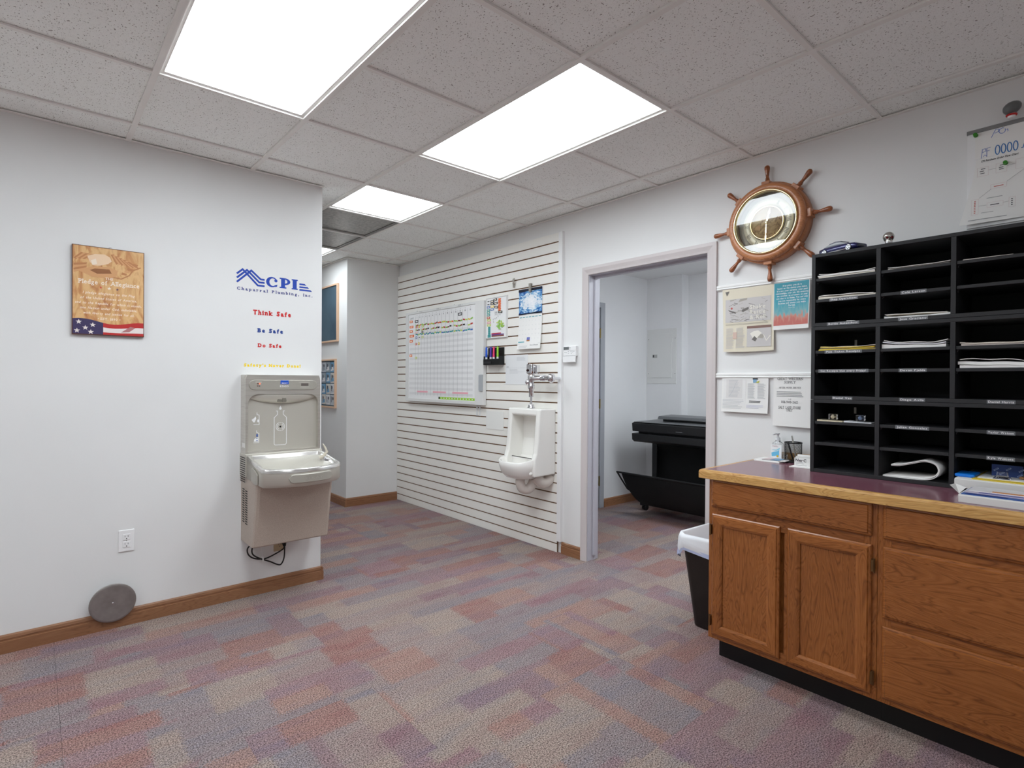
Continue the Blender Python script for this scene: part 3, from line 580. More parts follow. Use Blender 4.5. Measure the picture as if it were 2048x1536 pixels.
build(MB().tube(smooth(cr([(1.035, .3425, .09), (1.032, .30, .03), (1.045, .235, .02), (1.048, .212, .018)])), .0012, 6).box(1.044, 1.052, YL-.042, YL-.022, .203, .226), 'cable_tie', WHITE, t)
# ================================================================ corridor bulletin boards
def m_slate():
    m = mat('slate_felt', (70, 92, 106), .6); g = NG(m); g.base(g.ramp(g.noise(g.pos(), 3., 2.), [(.3, (62, 82, 96)), (.7, (82, 104, 118))])); return m
FC = lambda y, z, off=0.: F((2.42-off, y, z), (0, -1, 0), (0, 0, 1))
MAP = mat('pale_maple', (226, 190, 160), .5)
def board(y1, y0, z0, z1, label):
    t = thing('bulletin_board', label, 'bulletin board', (2.41, (y0+y1)/2, z0), 'corridor bulletin boards'); W_, H_ = y1-y0, z1-z0; f = FC(y1, z0)
    build(MB(f).box(.012, W_-.012, .012, H_-.012, 0, .012), 'panel', m_slate(), t)
    for a, nm in [((0, .018, 0, H_), 'side_frame'), ((W_-.018, W_, 0, H_), 'side_frame'), ((.018, W_-.018, 0, .018), 'bottom_rail'), ((.018, W_-.018, H_-.018, H_), 'top_rail')]: build(MB(f).box(*a, 0, .024), nm, MAP, t, .002)
    return t, f
t, f = board(6.45, 5.552, 1.698, 2.309, 'upper dark slate bulletin board with pale wood frame in corridor'); 
build(MB(f).stroke([(.40+.38*math.cos(math.radians(a)), -.02+.38*math.sin(math.radians(a))) for a in range(5, 176, 10)], .006, .0125), 'chalk_arc', mat('chalk_grey', (84, 104, 116), .7), t, closed=False)
t, f = board(6.45, 5.60, .995, 1.517, 'lower bulletin board covered with photos in corridor')
PC = [(226, 226, 228), (196, 200, 206), (60, 120, 170), (110, 160, 196), (220, 214, 206), (150, 160, 170), (90, 110, 126), (206, 216, 224)]; k = 0
for r_ in range(4):
    for c_ in range(7):
        u = .03+c_*.113+random.uniform(0, .01); v = .028+r_*.118+random.uniform(0, .008); a, b = PC[k % 8], PC[(k*3+2) % 8]; k += 1
        mb = MB(f).box(u, u+.105, v, v+.108, .0122, .0132, 0); mb.poly([(u+.01, v+.012), (u+.09, v+.02), (u+.075, v+.06), (u+.02, v+.05)], .0135, 1); mb.disc((u+.05+random.uniform(-.02, .02), v+.07), .018, .0138, 2, 10); mb.rect(u+.02, u+.035, v+.03, v+.09, .014, 2)
        build(mb, 'photo', [mat('photo_%d' % (k % 8), a, .3), mat('photo_%d' % ((k*3+5) % 8), b, .3), mat('photo_dark', (70, 74, 84), .3)], t)
# ================================================================ slat wall
t = thing('slat_wall', 'off white slat wall panel with brown grooves on the right wall', 'slat wall', (XR-.01, 4.12, 0))
SLAT = mat('slat_laminate', (240, 238, 232), .4); GRV = mat('groove_brown', (112, 80, 54), .8)
SY1, SY0 = 5.358, 2.924
build(MB().box(XR-.0145, XR, SY0, SY1, .002, 2.42), 'backing', GRV, t)
zs = [0.002]+[.066+.0762*k for k in range(31)]+[2.42]
for k in range(32): piece('slat', XR-.020, XR-.0145, SY0, SY1, zs[k]+(.0055 if k else 0), zs[k+1]-(.0045 if k < 31 else 0), SLAT, t)
build(MB().box(XR-.024, XR, 2.884, 2.912, .086, 2.422).box(XR-.021, XR, 2.912, 2.926, .086, 2.422), 'end_trim', WHITE, t, .002)
SF = .0205     # front of the slats off the wall
# --- planning board
t = thing('planning_board', 'large white magnetic planning board with grey frame on the slat wall', 'whiteboard', (XR-.04, 4.45, 1.08))
f = FRW(5.112, 1.083, SF+.004); W_, H_ = 1.325, .915; iu0, iu1, iv0, iv1 = .052, 1.203, .030, .893
FG = mat('frame_grey', (228, 228, 226), .4)
build(MB(f).box(.006, W_-.006, .006, H_-.006, 0, .030), 'back_box', FG, t)
o_ = [(0, 0), (W_, 0), (W_, H_), (0, H_)]; i_ = [(iu0, iv0), (iu1, iv0), (iu1, iv1), (iu0, iv1)]
build(MB(f).ring(o_, i_, .002, .038), 'frame', FG, t, .004); sfc = build(MB(f).rect(iu0, iu1, iv0, iv1, .0305), 'writing_surface', mat('enamel_white', (246, 246, 246), .25), t, closed=False)
mb = MB(f); d = .0309; vy = [4.923, 4.872, 4.813, 4.757, 4.702, 4.635, 4.573, 4.513, 4.452, 4.380, 4.316, 4.247, 4.180, 4.105, 4.028, 3.945]; vu = [5.112-y for y in vy]
gv0, gv1 = .062, .865
for k in range(14):     # shaded rows
    v = .505-k*.0 if 0 else .070+k*.0505
    if v < .70: mb.rect(iu0+.02, vu[-1], v, v+.0235, d, 1)
for u in vu[:-1]: mb.rect(u-.0012, u+.0012, gv0, gv1, d+.0003, 0)
mb.rect(iu0+.02, vu[-1], .486, .4885, d+.0004, 0)
build(mb, 'ruled_grid', [GREYI, mat('row_grey', (226, 226, 226), .4)], t, closed=False)
mb = MB(f); mb.text('UNITS', .017, iu0+.03, .842, d, 0, slant=.1)
for k in range(15):
    c = (vu[k]+vu[min(k+1, 15)])/2; mb.text('T', .010, c, .868-.0, d, 0, 'c'); mb.text(str(1+k), .014, c, .846, d, 0, 'c', bold=.02)
for s_, u in (('WEEK 1', .30), ('WEEK 2', .62), ('WEEK 3', .98)): mb.text(s_, .013, u, .899, .0386, 1, 'c')
build(mb, 'headings', [INK, GREYI], t, closed=False)
for a, b in ((4.887, 4.689), (4.593, 4.368), (4.261, 4.014)): build(MB(f).box(5.112-a, 5.112-b, .092, .108, d, d+.0006), 'pink_strip', mat('pink_film', (244, 178, 190), .4), t)
mb = MB(f).box(.62, iu1-.004, .034, .056, d, d+.0006, 0)
for k in range(12): mb.rect(.66+k*.045, .675+k*.045, .040, .050, d+.0009, 1)
mb.rect(.62, .645, .036, .056, d+.001, 2); build(mb, 'green_strip', [mat('lime_film', (160, 214, 50), .4), WHITE, INK], t)
build(MB(f).prism([(1.268, .128), (1.283, .122), (1.325, .122), (1.325, .268), (1.283, .268), (1.268, .262)], .037, .046), 'marker_tray_clip', mat('clip_grey', (172, 176, 180), .35), t, .003)
for u in (.17, .83): build(MB(f).box(u-.012, u+.012, H_-.01, H_+.014, .0, .016), 'hang_hook', WHITE, t, .002)
for u in (1.19, 1.23): build(MB(FRW(5.112-u, .985, SF)).box(-.010, .010, 0, .098, 0, .004), 'hang_strap', mat('clear_plastic', (225, 226, 226), .2), t)
# magnets on the board, each one a thing of its own
MG = {'orange': (240, 110, 40), 'red': (200, 60, 50), 'yellow': (236, 206, 70), 'green': (150, 206, 90), 'blue': (80, 120, 190), 'teal': (60, 160, 160), 'maroon': (130, 60, 40), 'black': (30, 30, 32), 'pink': (236, 170, 180), 'lime': (196, 216, 100), 'white': (236, 236, 236), 'purple': (110, 60, 140), 'crimson': (190, 40, 80)}
def magnet(f, u, v, w, h, c, label, group, d0, face=True, rot=0., name='magnet'):
    ca, sa = math.cos(rot), math.sin(rot); q = [(u+a*ca-b*sa, v+a*sa+b*ca) for a, b in ((-w/2, -h/2), (w/2, -h/2), (w/2, h/2), (-w/2, h/2))]
    mb = MB(f).prism(q, d0, d0+.0018, 0)
    if face: q = [(u+(a-u)*.62, v+(b-v)*.4) for a, b in q]; mb.poly(q, d0+.0021, 1)
    return tag(build(mb, name, [mat('magnet_'+c, MG[c], .4), mat('magnet_print', (250, 240, 220), .5) if c != 'white' else INK]), label, 'magnet', group)
for k, (v, w) in enumerate([(1.902, .055), (1.848, .07), (1.801, .058), (1.753, .085), (1.700, .06), (1.551, .05)]):
    magnet(f, iu0+.022+w/2, v-1.083, w, .024, 'orange', ['orange name magnet topmost in the left column of the planning board', 'second orange name magnet in the left column of the planning board', 'third orange name magnet in the left column of the planning board', 'widest orange name magnet in the left column of the planning board', 'fifth orange name magnet in the left column of the planning board', 'lone orange name magnet lowest on the planning board'][k], 'orange magnets on the planning board', d)
rows = [(.775, ['green', 'yellow', 'lime', 'red', 'green', 'orange', 'maroon', 'lime', 'red']), (.727, ['green', 'red', 'black', 'maroon', 'lime', 'white']), (.680, ['teal', 'blue', 'lime', 'teal', 'teal'])]
for r_, (v, cs_) in enumerate(rows):
    rn = ('upper', 'middle', 'lower')[r_]
    for k in range(15):
        a, b = vu[k], vu[k+1]
        for e in range(2):
            c = cs_[(k*2+e*3) % len(cs_)]
            magnet(f, a+(b-a)*(.28+.46*e), v+random.uniform(-.004, .006)-.0005*k, (b-a)*.40, .013, c, 'tiny %s job magnet in the %s magnet row of the planning board' % (c, rn), 'job magnets on the planning board', d, False, random.uniform(-.3, .3), 'job_magnet')
for u, v, c, lb in [(vu[0]+.02, .757, 'red', 'small red magnet under the first magnet row, left end'), (vu[1]+.018, .757, 'yellow', 'small yellow magnet under the first magnet row, left end'), (vu[2]+.028, .757, 'lime', 'small lime magnet under the first magnet row'), (vu[0]+.02, .700, 'pink', 'small pink magnet between the second and third magnet row'), (vu[2]+.022, .700, 'black', 'small black magnet between the second and third magnet row'),
                 (vu[0]+.018, .650, 'blue', 'small blue magnet under the third magnet row'), (vu[1]+.025, .650, 'white', 'small white magnet under the third magnet row'), (vu[2]+.025, .650, 'lime', 'small lime magnet under the third magnet row'), (vu[0]+.014, .585, 'red', 'small red magnet on the fifth planning row'), (vu[1]+.014, .587, 'yellow', 'small yellow magnet on the fifth planning row'), (vu[0]+.014, .442, 'lime', 'small lime magnet beside the lone orange magnet')]:
    magnet(f, u, v, .030, .022, c, lb, 'single magnets on the planning board', d, True)
for u, v, lb in ((vu[0]+.02, .815, 'black framed marker magnet under day one of the planning board'), (vu[12]+.035, .825, 'black framed marker magnet near the right end of the planning board')):
    tag(build(MB(f).ring([(u-.03, v-.013), (u+.03, v-.013), (u+.03, v+.013), (u-.03, v+.013)], [(u-.022, v-.006), (u+.022, v-.006), (u+.022, v+.006), (u-.022, v+.006)], d, d+.002), 'marker_magnet', BLACK), lb, 'magnet')
# --- small magnet board
t = thing('magnet_board', 'small white magnet board crowded with coloured magnets', 'whiteboard', (XR-.03, 3.65, 1.66)); f2 = FRW(3.79, 1.662, SF)
build(MB(f2).box(0, .282, 0, .352, 0, .010), 'panel', WHITE, t); o_ = [(0, 0), (.282, 0), (.282, .352), (0, .352)]; i_ = [(.008, .008), (.270, .008), (.270, .344), (.008, .344)]
build(MB(f2).ring(o_, i_, .009, .014), 'frame', mat('frame_pale', (224, 222, 220), .4), t, .002)
d2_ = .0102; gb = 'magnets on the small board'
lc = [('white', .322), ('white', .295), ('blue', .272), ('teal', .247), ('teal', .226), ('teal', .204), ('red', .181), ('lime', .160), ('pink', .138), ('lime', .116)]
for k, (c, v) in enumerate(lc): magnet(f2, .034 if k < 7 else .042, v, .042 if k < 7 else .05, .018, c, 'magnet number %s from the top in the left column of the small board, %s' % (('one', 'two', 'three', 'four', 'five', 'six', 'seven', 'eight', 'nine', 'ten')[k], c), gb, d2_)
for v, c in ((.318, 'black'), (.298, 'black'), (.274, 'yellow'), (.249, 'blue')): magnet(f2, .084, v, .044, .018, c, '%s magnet in the second column of the small board at height %s' % (c, {.318: 'top', .298: 'second', .274: 'third', .249: 'fourth'}[v]), gb, d2_)
for u, v, a, nm in ((.125, .327, .12, 'topmost of three'), (.132, .297, .1, 'middle of three'), (.140, .264, -.15, 'lowest of three'), (.195, .219, -.08, 'beside grey scribbles')): magnet(f2, u, v, .05, .020, 'black', 'black framed magnet on the small board, '+nm, gb, d2_, True, a)
for k in range(10): magnet(f2, .185-(k % 2)*.004, .330-k*.0105, .034, .0085, 'orange', 'thin orange magnet strip in the stack at the small board top', 'orange strip stack', d2_, False)
for k in range(11): magnet(f2, .046, .098-k*.0085, .030+(k > 7)*.012, .0070, 'teal', 'thin teal magnet strip in the stack at the small board bottom', 'teal strip stack', d2_, False)
rd = random.Random(4)
for k in range(34):
    a = rd.uniform(0, 6.28); r_ = rd.uniform(0, 1)**.6; magnet(f2, .200+.052*r_*math.cos(a), .112+.036*r_*math.sin(a), .014, .010, 'green' if k % 4 else 'lime', 'tiny green magnet in the pile on the small board', 'green magnet pile', d2_+.0002*k, False, rd.uniform(-.8, .8))
for v, c, w, nm in ((.040, 'crimson', .125, 'top'), (.029, 'purple', .165, 'middle'), (.018, 'maroon', .165, 'bottom')): magnet(f2, .078+w/2, v, w, .009, c, 'long %s magnet bar, %s of three on the small board' % (c, nm), gb, d2_, False)
mb = MB(f2).text('SIEKV', .014, .118, .212, d2_, 0).text('28DCC', .012, .118, .196, d2_, 1)
for k, (u, v) in enumerate([(.185, .190), (.160, .177), (.142, .165), (.120, .160), (.096, .155), (.10, .132)]): mb.stroke([(u, v), (u+.006, v+.003), (u+.006, v+.01), (u, v+.012), (u-.003, v+.006)], .002, d2_, 0)
build(mb, 'scribbles', [INK, GREYI], t, closed=False)
# --- binder clips and calendar
def clip(y, z, label, open_):
    t = thing('spring_clip', label, 'clip', (XR-SF-.01, y, z)); f = FRW(y, z, SF); m = mat('clip_metal', (170, 164, 156), .35, .8)
    for s in (-1, 1): build(MB(f).prism([(-.006+s*.006*open_, -.045), (.006+s*.006*open_*.2, -.045), (.008+s*.013, .028), (-.004+s*.013, .030)] if open_ else [(-.011, -.040), (.011, -.040), (.013, .028), (-.013, .028)], .004+(s+1)*.006, .009+(s+1)*.006), 'jaw', m, t, .001)
    build(MB(f).tube([(-.012, -.008, .011), (.012, -.008, .011)], .006, 8), 'spring', STEEL, t)
clip(3.427, 2.11, 'empty metal spring clip on the slat wall', 1); clip(3.222, 2.045, 'metal spring clip holding the hurricane calendar', 0)
def m_storm():
    m = mat('storm_picture', (60, 120, 190), .3); g = NG(m); x, y, z = g.xyz(g.pos())
    a = g.math('SUBTRACT', 3.215, y); b = g.math('SUBTRACT', z, 1.930)
    rr = g.math('SQRT', g.math('ADD', g.math('MULTIPLY', a, a), g.math('MULTIPLY', g.math('MULTIPLY', b, b), 3.)))
    n = g.noise(g.comb(g.math('MULTIPLY', a, 16.), g.math('MULTIPLY', b, 34.), g.math('MULTIPLY', rr, 22.)), 1., 5., 1.6)
    f_ = g.math('ADD', n, g.math('SUBTRACT', .36, g.math('MULTIPLY', rr, 2.7)))
    g.base(g.ramp(f_, [(.22, (16, 44, 110)), (.38, (30, 100, 180)), (.5, (120, 180, 220)), (.6, (226, 234, 242)), (.8, (244, 246, 250))])); return m
t = thing('wall_calendar', 'wall calendar with a blue hurricane photo clipped to the slat wall', 'calendar', (XR-.03, 3.23, 1.55)); f = FRW(3.366, 1.548, SF)
build(MB(f).grid(lambda a, b: (.0+.27*a, .283+.205*b, .004+.004*math.sin(a*3.1)), 8, 2), 'picture_page', m_storm(), t, closed=False)
for q in ([(.0, .468), (.27, .468), (.27, .4885), (.0, .4885)], [(.0, .283), (.27, .283), (.27, .296), (.0, .290)]): build(MB(f).poly(q, .0088), 'picture_border', mat('night_blue', (14, 22, 44), .3), t, closed=False)
build(MB(f).grid(lambda a, b: (.0+.27*a, .005+.278*b, .003+.004*math.sin(a*3.1)+.022*(1-b)**2), 8, 6), 'month_page', PAPER, t, closed=False)
mb = MB(lambda u, v, d: f(u, v, d+.0042+.004*math.sin(u/.27*3.1)+.022*(1-(v-.005)/.278)**2))
for k in range(7): mb.rect(.012+k*.037, .040+k*.037, .258, .264, 0, 0)
for r_ in range(5):
    for k in range(7): 
        if (r_, k) != (0, 0): mb.text(str((r_*7+k) % 30+1), .007, .016+k*.037, .228-r_*.036, 0, 1)
mb.rect(.112, .148, .066, .098, 0, 2); mb.rect(.112, .148, .066, .076, .0004, 3); mb.rect(.01, .085, .058, .066, 0, 0); mb.rect(.005, .265, .046, .0475, 0, 1); mb.text('Auto-Owners', .010, .155, .030, 0, 4, slant=.2); mb.greek(.02, .13, .008, .03, 3, 0, 1, .3)
build(mb, 'print', [mat('teal_print', (90, 170, 180), .6), FAINT, mat('stamp_blue', (110, 120, 190), .6), mat('stamp_tan', (190, 130, 80), .6), INK], t, closed=False)
# --- marker holder with markers
t = thing('marker_holder', 'black wire basket style marker holder on the slat wall', 'holder', (XR-.05, 3.655, 1.43)); f = FRW(3.765, 1.432, SF)
build(MB(f).box(0, .215, 0, .15, 0, .006), 'back_plate', BLACK, t, .002); build(MB(f).box(0, .215, 0, .006, .006, .055), 'tray', BLACK, t, .002); build(MB(f).box(0, .215, 0, .05, .055, .060), 'front_plate', BLACK, t, .003); build(MB(f).box(.012, .115, .006, .030, .060, .068), 'eraser', mat('dark_felt', (34, 34, 36), .8), t, .004)
for e in (0, .209): build(MB(f).box(e, e+.006, 0, .075, .006, .055), 'end_plate', BLACK, t)
for u, c, nm in ((.012, (20, 90, 210), 'blue'), (.072, (88, 62, 170), 'purple'), (.113, (236, 60, 110), 'pink'), (.165, (150, 210, 60), 'lime green')):
    tm = thing('marker', nm+' dry erase marker standing in the black holder', 'marker', f(u, .008, .03), 'markers in the black holder')
    ma = mat('marker_'+nm.split()[0], c, .4); build(MB(lambda a, b, c_: f(a, c_, .033+b)).lathe((u, 0, .01), [(.008, 0), (.0095, .004), (.0095, .085), (.0085, .09)], 12), 'barrel', ma, tm)
    build(MB(lambda a, b, c_: f(a, c_, .033+b)).lathe((u, 0, .045), [(.0098, 0), (.0098, .022)], 12), 'band', WHITE, tm); build(MB(lambda a, b, c_: f(a, c_, .033+b)).lathe((u, 0, .10), [(.0085, 0), (.0085, .05), (.006, .055)], 12), 'cap', ma, tm)
# --- white sheets on the slats
t = thing('document_sleeve', 'white printed form taped to the slats left of the flush valve', 'sheet', (XR-.021, 3.393, 1.268)); f = FRW(3.532, 1.268, SF)
build(MB(f).box(0, .275, 0, .243, .0005, .0018), 'sheet', mat('sleeve_white', (232, 233, 234), .3), t)
mb = MB(f).greek(.14, .26, .19, .222, 4, .0022, 0, .3, 3).rect(.01, .265, .135, .1365, .0022, 0).rect(.012, .04, .143, .147, .0022, 1).greek(.05, .16, .085, .125, 4, .0022, 0, .22, 5).rect(.1, .24, .103, .1045, .0022, 0); build(mb, 'print', [FAINT, GREYI], t, closed=False)
t = build(MB(FRW(3.790, .88, SF)).box(0, .235, 0, .155, .0005, .003), 'acrylic_holder', mat('frosted_plastic', (238, 238, 234), .25)); tag(t, 'empty clear plastic sheet holder on the slats beside the urinal', 'holder')
# ================================================================ urinal
t = thing('urinal', 'white porcelain wall urinal mounted on the slat wall', 'urinal', (2.88, 3.12, .46))
UA, UB = 2.94, 3.30; BK = XR-SF
side = [(BK, 1.088), (2.832, 1.088), (2.826, 1.04), (2.812, .85), (2.800, .76), (2.782, .715), (2.776, .64), (2.780, .586), (BK, .592)]
fx = lambda u, v, d: Vector((u, d, v))
mb = MB(fx); mb.prism(side, UA, UA+.046); mb.prism(side, UB-.046, UB)
mb.prism([(BK, 1.088), (2.832, 1.088), (2.827, 1.038), (2.86, 1.028), (2.90, 1.03), (BK, 1.03)], UA+.02, UB-.02)
bk = [(BK, 1.06), (2.935, 1.05), (2.952, .98), (2.952, .85), (2.930, .72), (2.90, .66), (2.86, .640), (2.80, .628), (2.755, .626), (2.755, .60), (BK, .595)]; mb.prism(bk, UA+.02, UB-.02)
build(mb, 'body', PORC, t, .012, 4)
def bring(z, fxm, w, back):       # half-oval ring of the bowl
    c = (UA+UB)/2; p = []
    for k in range(17):
        a = math.pi*k/16; ca, sa = math.cos(a), math.sin(a); p.append((back-(back-fxm)*abs(sa)**.55, c+w*(abs(ca)**.75)*(1 if ca >= 0 else -1), z(a) if callable(z) else z))
    return p
lip = lambda a: .688+.022*abs(math.cos(a))**4
rings = [bring(.560, 2.76, .07, 2.86), bring(.568, 2.712, .12, 2.86), bring(.60, 2.680, .150, 2.85), bring(.65, 2.664, .163, 2.84), bring(lip, 2.660, .166, 2.83), bring(lambda a: lip(a)+.006, 2.668, .162, 2.83), bring(lambda a: lip(a)-.002, 2.682, .152, 2.83), bring(.65, 2.70, .142, 2.85), bring(.615, 2.76, .11, 2.88)]
build(MB().loft(rings), 'bowl', PORC, t)
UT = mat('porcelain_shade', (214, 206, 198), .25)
build(MB().tube(smooth([Vector(q) for q in ((2.80, 3.10, .60), (2.775, 3.095, .54), (2.79, 3.085, .488), (2.83, 3.07, .478), (2.86, 3.055, .51), (2.875, 3.04, .57))]), 0.036, 14).tube(smooth([Vector(q) for q in ((2.86, 3.02, .58), (2.90, 3.0, .535), (2.95, 2.995, .53), (BK, 2.995, .56))]), .042, 14), 'trap', UT, t)
build(MB(FRW(3.12, 1.066, XR-2.8325)).text('Zurn', .010, 0, 0, .0006, 0, 'c'), 'stamp', GREYI, t, closed=False)
t = thing('flush_valve', 'chrome sensor flush valve above the urinal', 'flush valve', (2.88, 3.08, 1.09)); V = (2.875, 3.085)
build(MB().lathe((*V, 1.09), [(.030, 0), (.030, .008), (.022, .014), (.024, .022), (.018, .030), (.011, .034)], 20), 'spud_nut', CHROME, t)
build(MB().lathe((*V, 1.12), [(.0085, 0), (.0085, .06)], 14).lathe((*V, 1.175), [(.019, 0), (.019, .06), (.021, .062)], 20), 'tailpiece', CHROME, t)
build(MB().lathe((*V, 1.235), [(.021, 0), (.026, .008), (.026, .030), (.022, .036), (.022, .06), (.027, .07), (.027, .10), (.024, .108)], 20), 'valve_body', CHROME, t)
build(MB().ball((V[0]-.01, V[1]+.028, 1.288), .022, .022, .022, 14), 'stop_knob', CHROME, t)
build(MB().lathe((*V, 1.345), [(.026, 0), (.030, .006), (.030, .075), (.026, .082)], 24).box(V[0]-.033, V[0], V[1]-.022, V[1]+.022, 1.352, 1.425).box(V[0]+.005, V[0]+.05, V[1]-.045, V[1]-.01, 1.352, 1.42), 'sensor_head', CHROME, t, .005)
build(MB().ball((V[0]-.034, V[1]+.006, 1.378), .004, .016, .010, 12), 'sensor_eye', mat('sensor_dark', (40, 10, 8), .1), t)
build(MB().tube([(V[0], V[1]-.02, 1.318), (V[0]+.02, V[1]-.06, 1.318), (V[0]+.03, V[1]-.075, 1.318)], .022, 14).tube([(V[0]+.03, V[1]-.075, 1.318), (V[0]+.03, V[1]-.14, 1.318)], [.018, .018], 14).tube([(V[0]+.03, V[1]-.085, 1.318), (V[0]+.03, V[1]-.118, 1.318)], .026, 8), 'supply_arm', CHROME, t)
build(MB().ball((V[0]+.03, V[1]-.185, 1.320), .034, .030, .036, 16).tube([(V[0]+.03, V[1]-.14, 1.318), (V[0]+.03, V[1]-.17, 1.318)], .02, 12).tube([(V[0]+.04, V[1]-.185, 1.318), (BK, V[1]-.185, 1.318)], .012, 12), 'shut_off_cap', CHROME, t)
# --- thermostat
t = thing('thermostat', 'white programmable thermostat with flip cover beside the door casing', 'thermostat', (XR-.015, 2.8, 1.438)); f = FRW(2.866, 1.438)
build(MB(f).box(0, .130, .045, .120, 0, .026), 'housing', WHITE, t, .005, 3); build(MB(f).prism([(.002, 0), (.128, 0), (.130, .045), (0, .045)], .024, .031), 'flip_cover', WHITE, t, .002)
mb = MB(f).rect(.006, .060, .092, .114, .0264, 0).rect(.066, .074, .106, .110, .0264, 0).rect(.066, .074, .096, .100, .0264, 0).rect(.004, .126, .0865, .088, .0264, 1).rect(.004, .126, .0455, .047, .0264, 0)
for u, v in ((.015, .073), (.03, .070), (.05, .076), (.05, .064), (.075, .075), (.09, .073), (.105, .075), (.08, .063)): mb.rect(u, u+.010, v, v+.003, .0264, 1)
build(mb, 'display_and_buttons', [mat('lcd_grey', (106, 110, 110), .2), GREYI], t, closed=False)
# ================================================================ ship wheel clock
CY, CZ = 1.343, 2.152
t = thing('wheel_clock', 'round wooden ship wheel wall clock with gold dial', 'clock', (XR-.05, CY, 1.84)); f = FRW(CY, CZ)
build(MB(f).lathe((0, 0, 0), [(.17, 0), (.214, .002), (.214, .050), (.205, .056), (.18, .056)], 64, caps=False), 'wheel_rim', CLOCKW, t)
build(MB(f).lathe((0, 0, 0), [(.204, .055), (.206, .066), (.201, .078), (.190, .084), (.178, .084), (.166, .078), (.160, .062), (.160, .05)], 64, caps=False), 'raised_ring', CLOCKW, t)
build(MB(f).lathe((0, 0, 0), [(.170, .078), (.170, .088), (.166, .092), (.161, .090), (.159, .082), (.159, .05)], 64, caps=False), 'gold_bezel', mat('polished_gold', (238, 222, 176), .15, 1.), t)
build(MB(f).lathe((0, 0, 0), [(.160, .030), (.160, .036)], 48), 'back_dish', mat('dish_grey', (168, 162, 146), .5, .2), t)
build(MB(f).lathe((0, 0, 0), [(.092, .040), (.094, .045), (.132, .045), (.134, .040)], 56, caps=False), 'chapter_ring', mat('champagne_metal', (240, 234, 208), .4, .2), t)
build(MB(f).lathe((0, 0, 0), [(.082, .048), (.083, .056), (.087, .058), (.090, .056), (.090, .046)], 56, caps=False), 'inner_ring', mat('polished_gold', (238, 222, 176), .15, 1.), t)
def m_map():
    m = mat('antique_map', (170, 140, 90), .5); g = NG(m); n = g.noise(g.pos(), 26, 4., .8); g.base(g.ramp(n, [(.38, (214, 190, 140)), (.5, (198, 166, 116)), (.53, (140, 110, 76)), (.57, (204, 172, 122)), (.7, (220, 176, 132))])); return m
build(MB(f).lathe((0, 0, 0), [(.086, .044), (.086, .050), (.001, .0502)], 48), 'map_disc', m_map(), t)
mb = MB(f); R_ = ['XII', 'I', 'II', 'III', 'IIII', 'V', 'VI', 'VII', 'VIII', 'IX', 'X', 'XI']
for k, s_ in enumerate(R_):
    a = math.radians(90-30*k); mb.text(s_, .021, .103*math.cos(a), .103*math.sin(a), .0458, 0, 'c', w=.006+.0045*len(s_), rot=a-math.pi/2)
build(mb, 'numerals', mat('numeral_grey', (136, 128, 108), .5), t, closed=False)
GO = mat('pale_gold', (244, 236, 206), .25, .8)
def hand(a, l, w, d): 
    c_, s_ = math.cos(a), math.sin(a); q = [(-w*.5, -.012), (-w, l*.45), (-w*.35, l*.55), (-w*1.4, l*.68), (0, l), (w*1.4, l*.68), (w*.35, l*.55), (w, l*.45), (w*.5, -.012)]
    return MB(f).prism([(x*s_+y*c_, -x*c_+y*s_) for x, y in q], d, d+.0012)
build(hand(math.radians(76), .075, .0045, .056), 'hour_hand', GO, t); build(hand(math.radians(-92), .112, .0035, .0595), 'minute_hand', GO, t); build(MB(f).lathe((0, 0, 0), [(.007, .05), (.007, .063), (.003, .066)], 14), 'hand_hub', GO, t)
build(MB(f).lathe((0, 0, 0), [(.1605, .0795), (.1605, .0815)], 48), 'glass', GLASS, t)
for k in range(8):
    a = math.radians(45*k+2); c_, s_ = math.cos(a), math.sin(a); g_ = lambda q, v, d: f(q*c_-v*s_, q*s_+v*c_, d)
    build(MB(g_).box(.196, .224, -.022, .022, .004, .060), 'rim_block', CLOCKW, t, .003)
    build(MB(g_).tube([(r_, 0, .032) for r_ in (.222, .228, .231, .236, .240, .244, .248, .262, .280, .296, .306, .312, .315)], [.012, .012, .009, .0125, .009, .011, .0075, .0085, .0115, .0140, .0135, .009, .002], 14), 'spoke_handle', mat('handle_wood', (146, 84, 48), .3, coat=.3, grain=(40, .2)), t)
# ================================================================ paper rails and sheets on the right wall
RAIL = mat('rail_white', (244, 244, 242), .35)
for z, lb in ((1.826, 'upper white paper rail running into the mail sorter'), (1.320, 'lower white paper rail above the counter')):
    t = thing('paper_rail', lb, 'rail', (XR-.008, 1.36, z), 'paper rails'); f = FRW(1.650, z)
    build(MB(f).prism([(0, 0), (.60, 0), (.60, .030), (0, .030)], 0, .010), 'backing_strip', RAIL, t, .001); build(MB(f).box(0, .60, .004, .011, .010, .016), 'lower_lip', RAIL, t, .002); build(MB(f).box(0, .60, .016, .029, .010, .014), 'upper_lip', RAIL, t, .002)
f = FRW(1.612, 1.468, .012)
t = thing('newspaper_page', 'yellowed newspaper page with a cartoon and photo under the upper rail', 'newspaper', (XR-.012, 1.467, 1.468)); NP = mat('newsprint', (228, 220, 200), .85)
wv = lambda u, v: .002+.006*(1-v/.355)**3*(1+.5*math.sin(u*20))
build(MB(f).grid(lambda a, b: (.012*(1-b)+.292*a-.008*(1-b)*a, .004+.355*b-.004*math.sin(a*3)*(1-b), wv(.29*a, .355*b)), 8, 8), 'sheet', NP, t, closed=False)
mb = MB(lambda u, v, d: f(u+.006, v, d*2.+.0016+wv(u, v))); mb.sub = 14; ND = mat('news_dark', (120, 116, 112), .85); NM = mat('news_mid', (176, 170, 160), .85); NLt = mat('news_light', (206, 202, 200), .85)
mb.rect(.014, .272, .168, .30, 0, 2)
rd = random.Random(9)
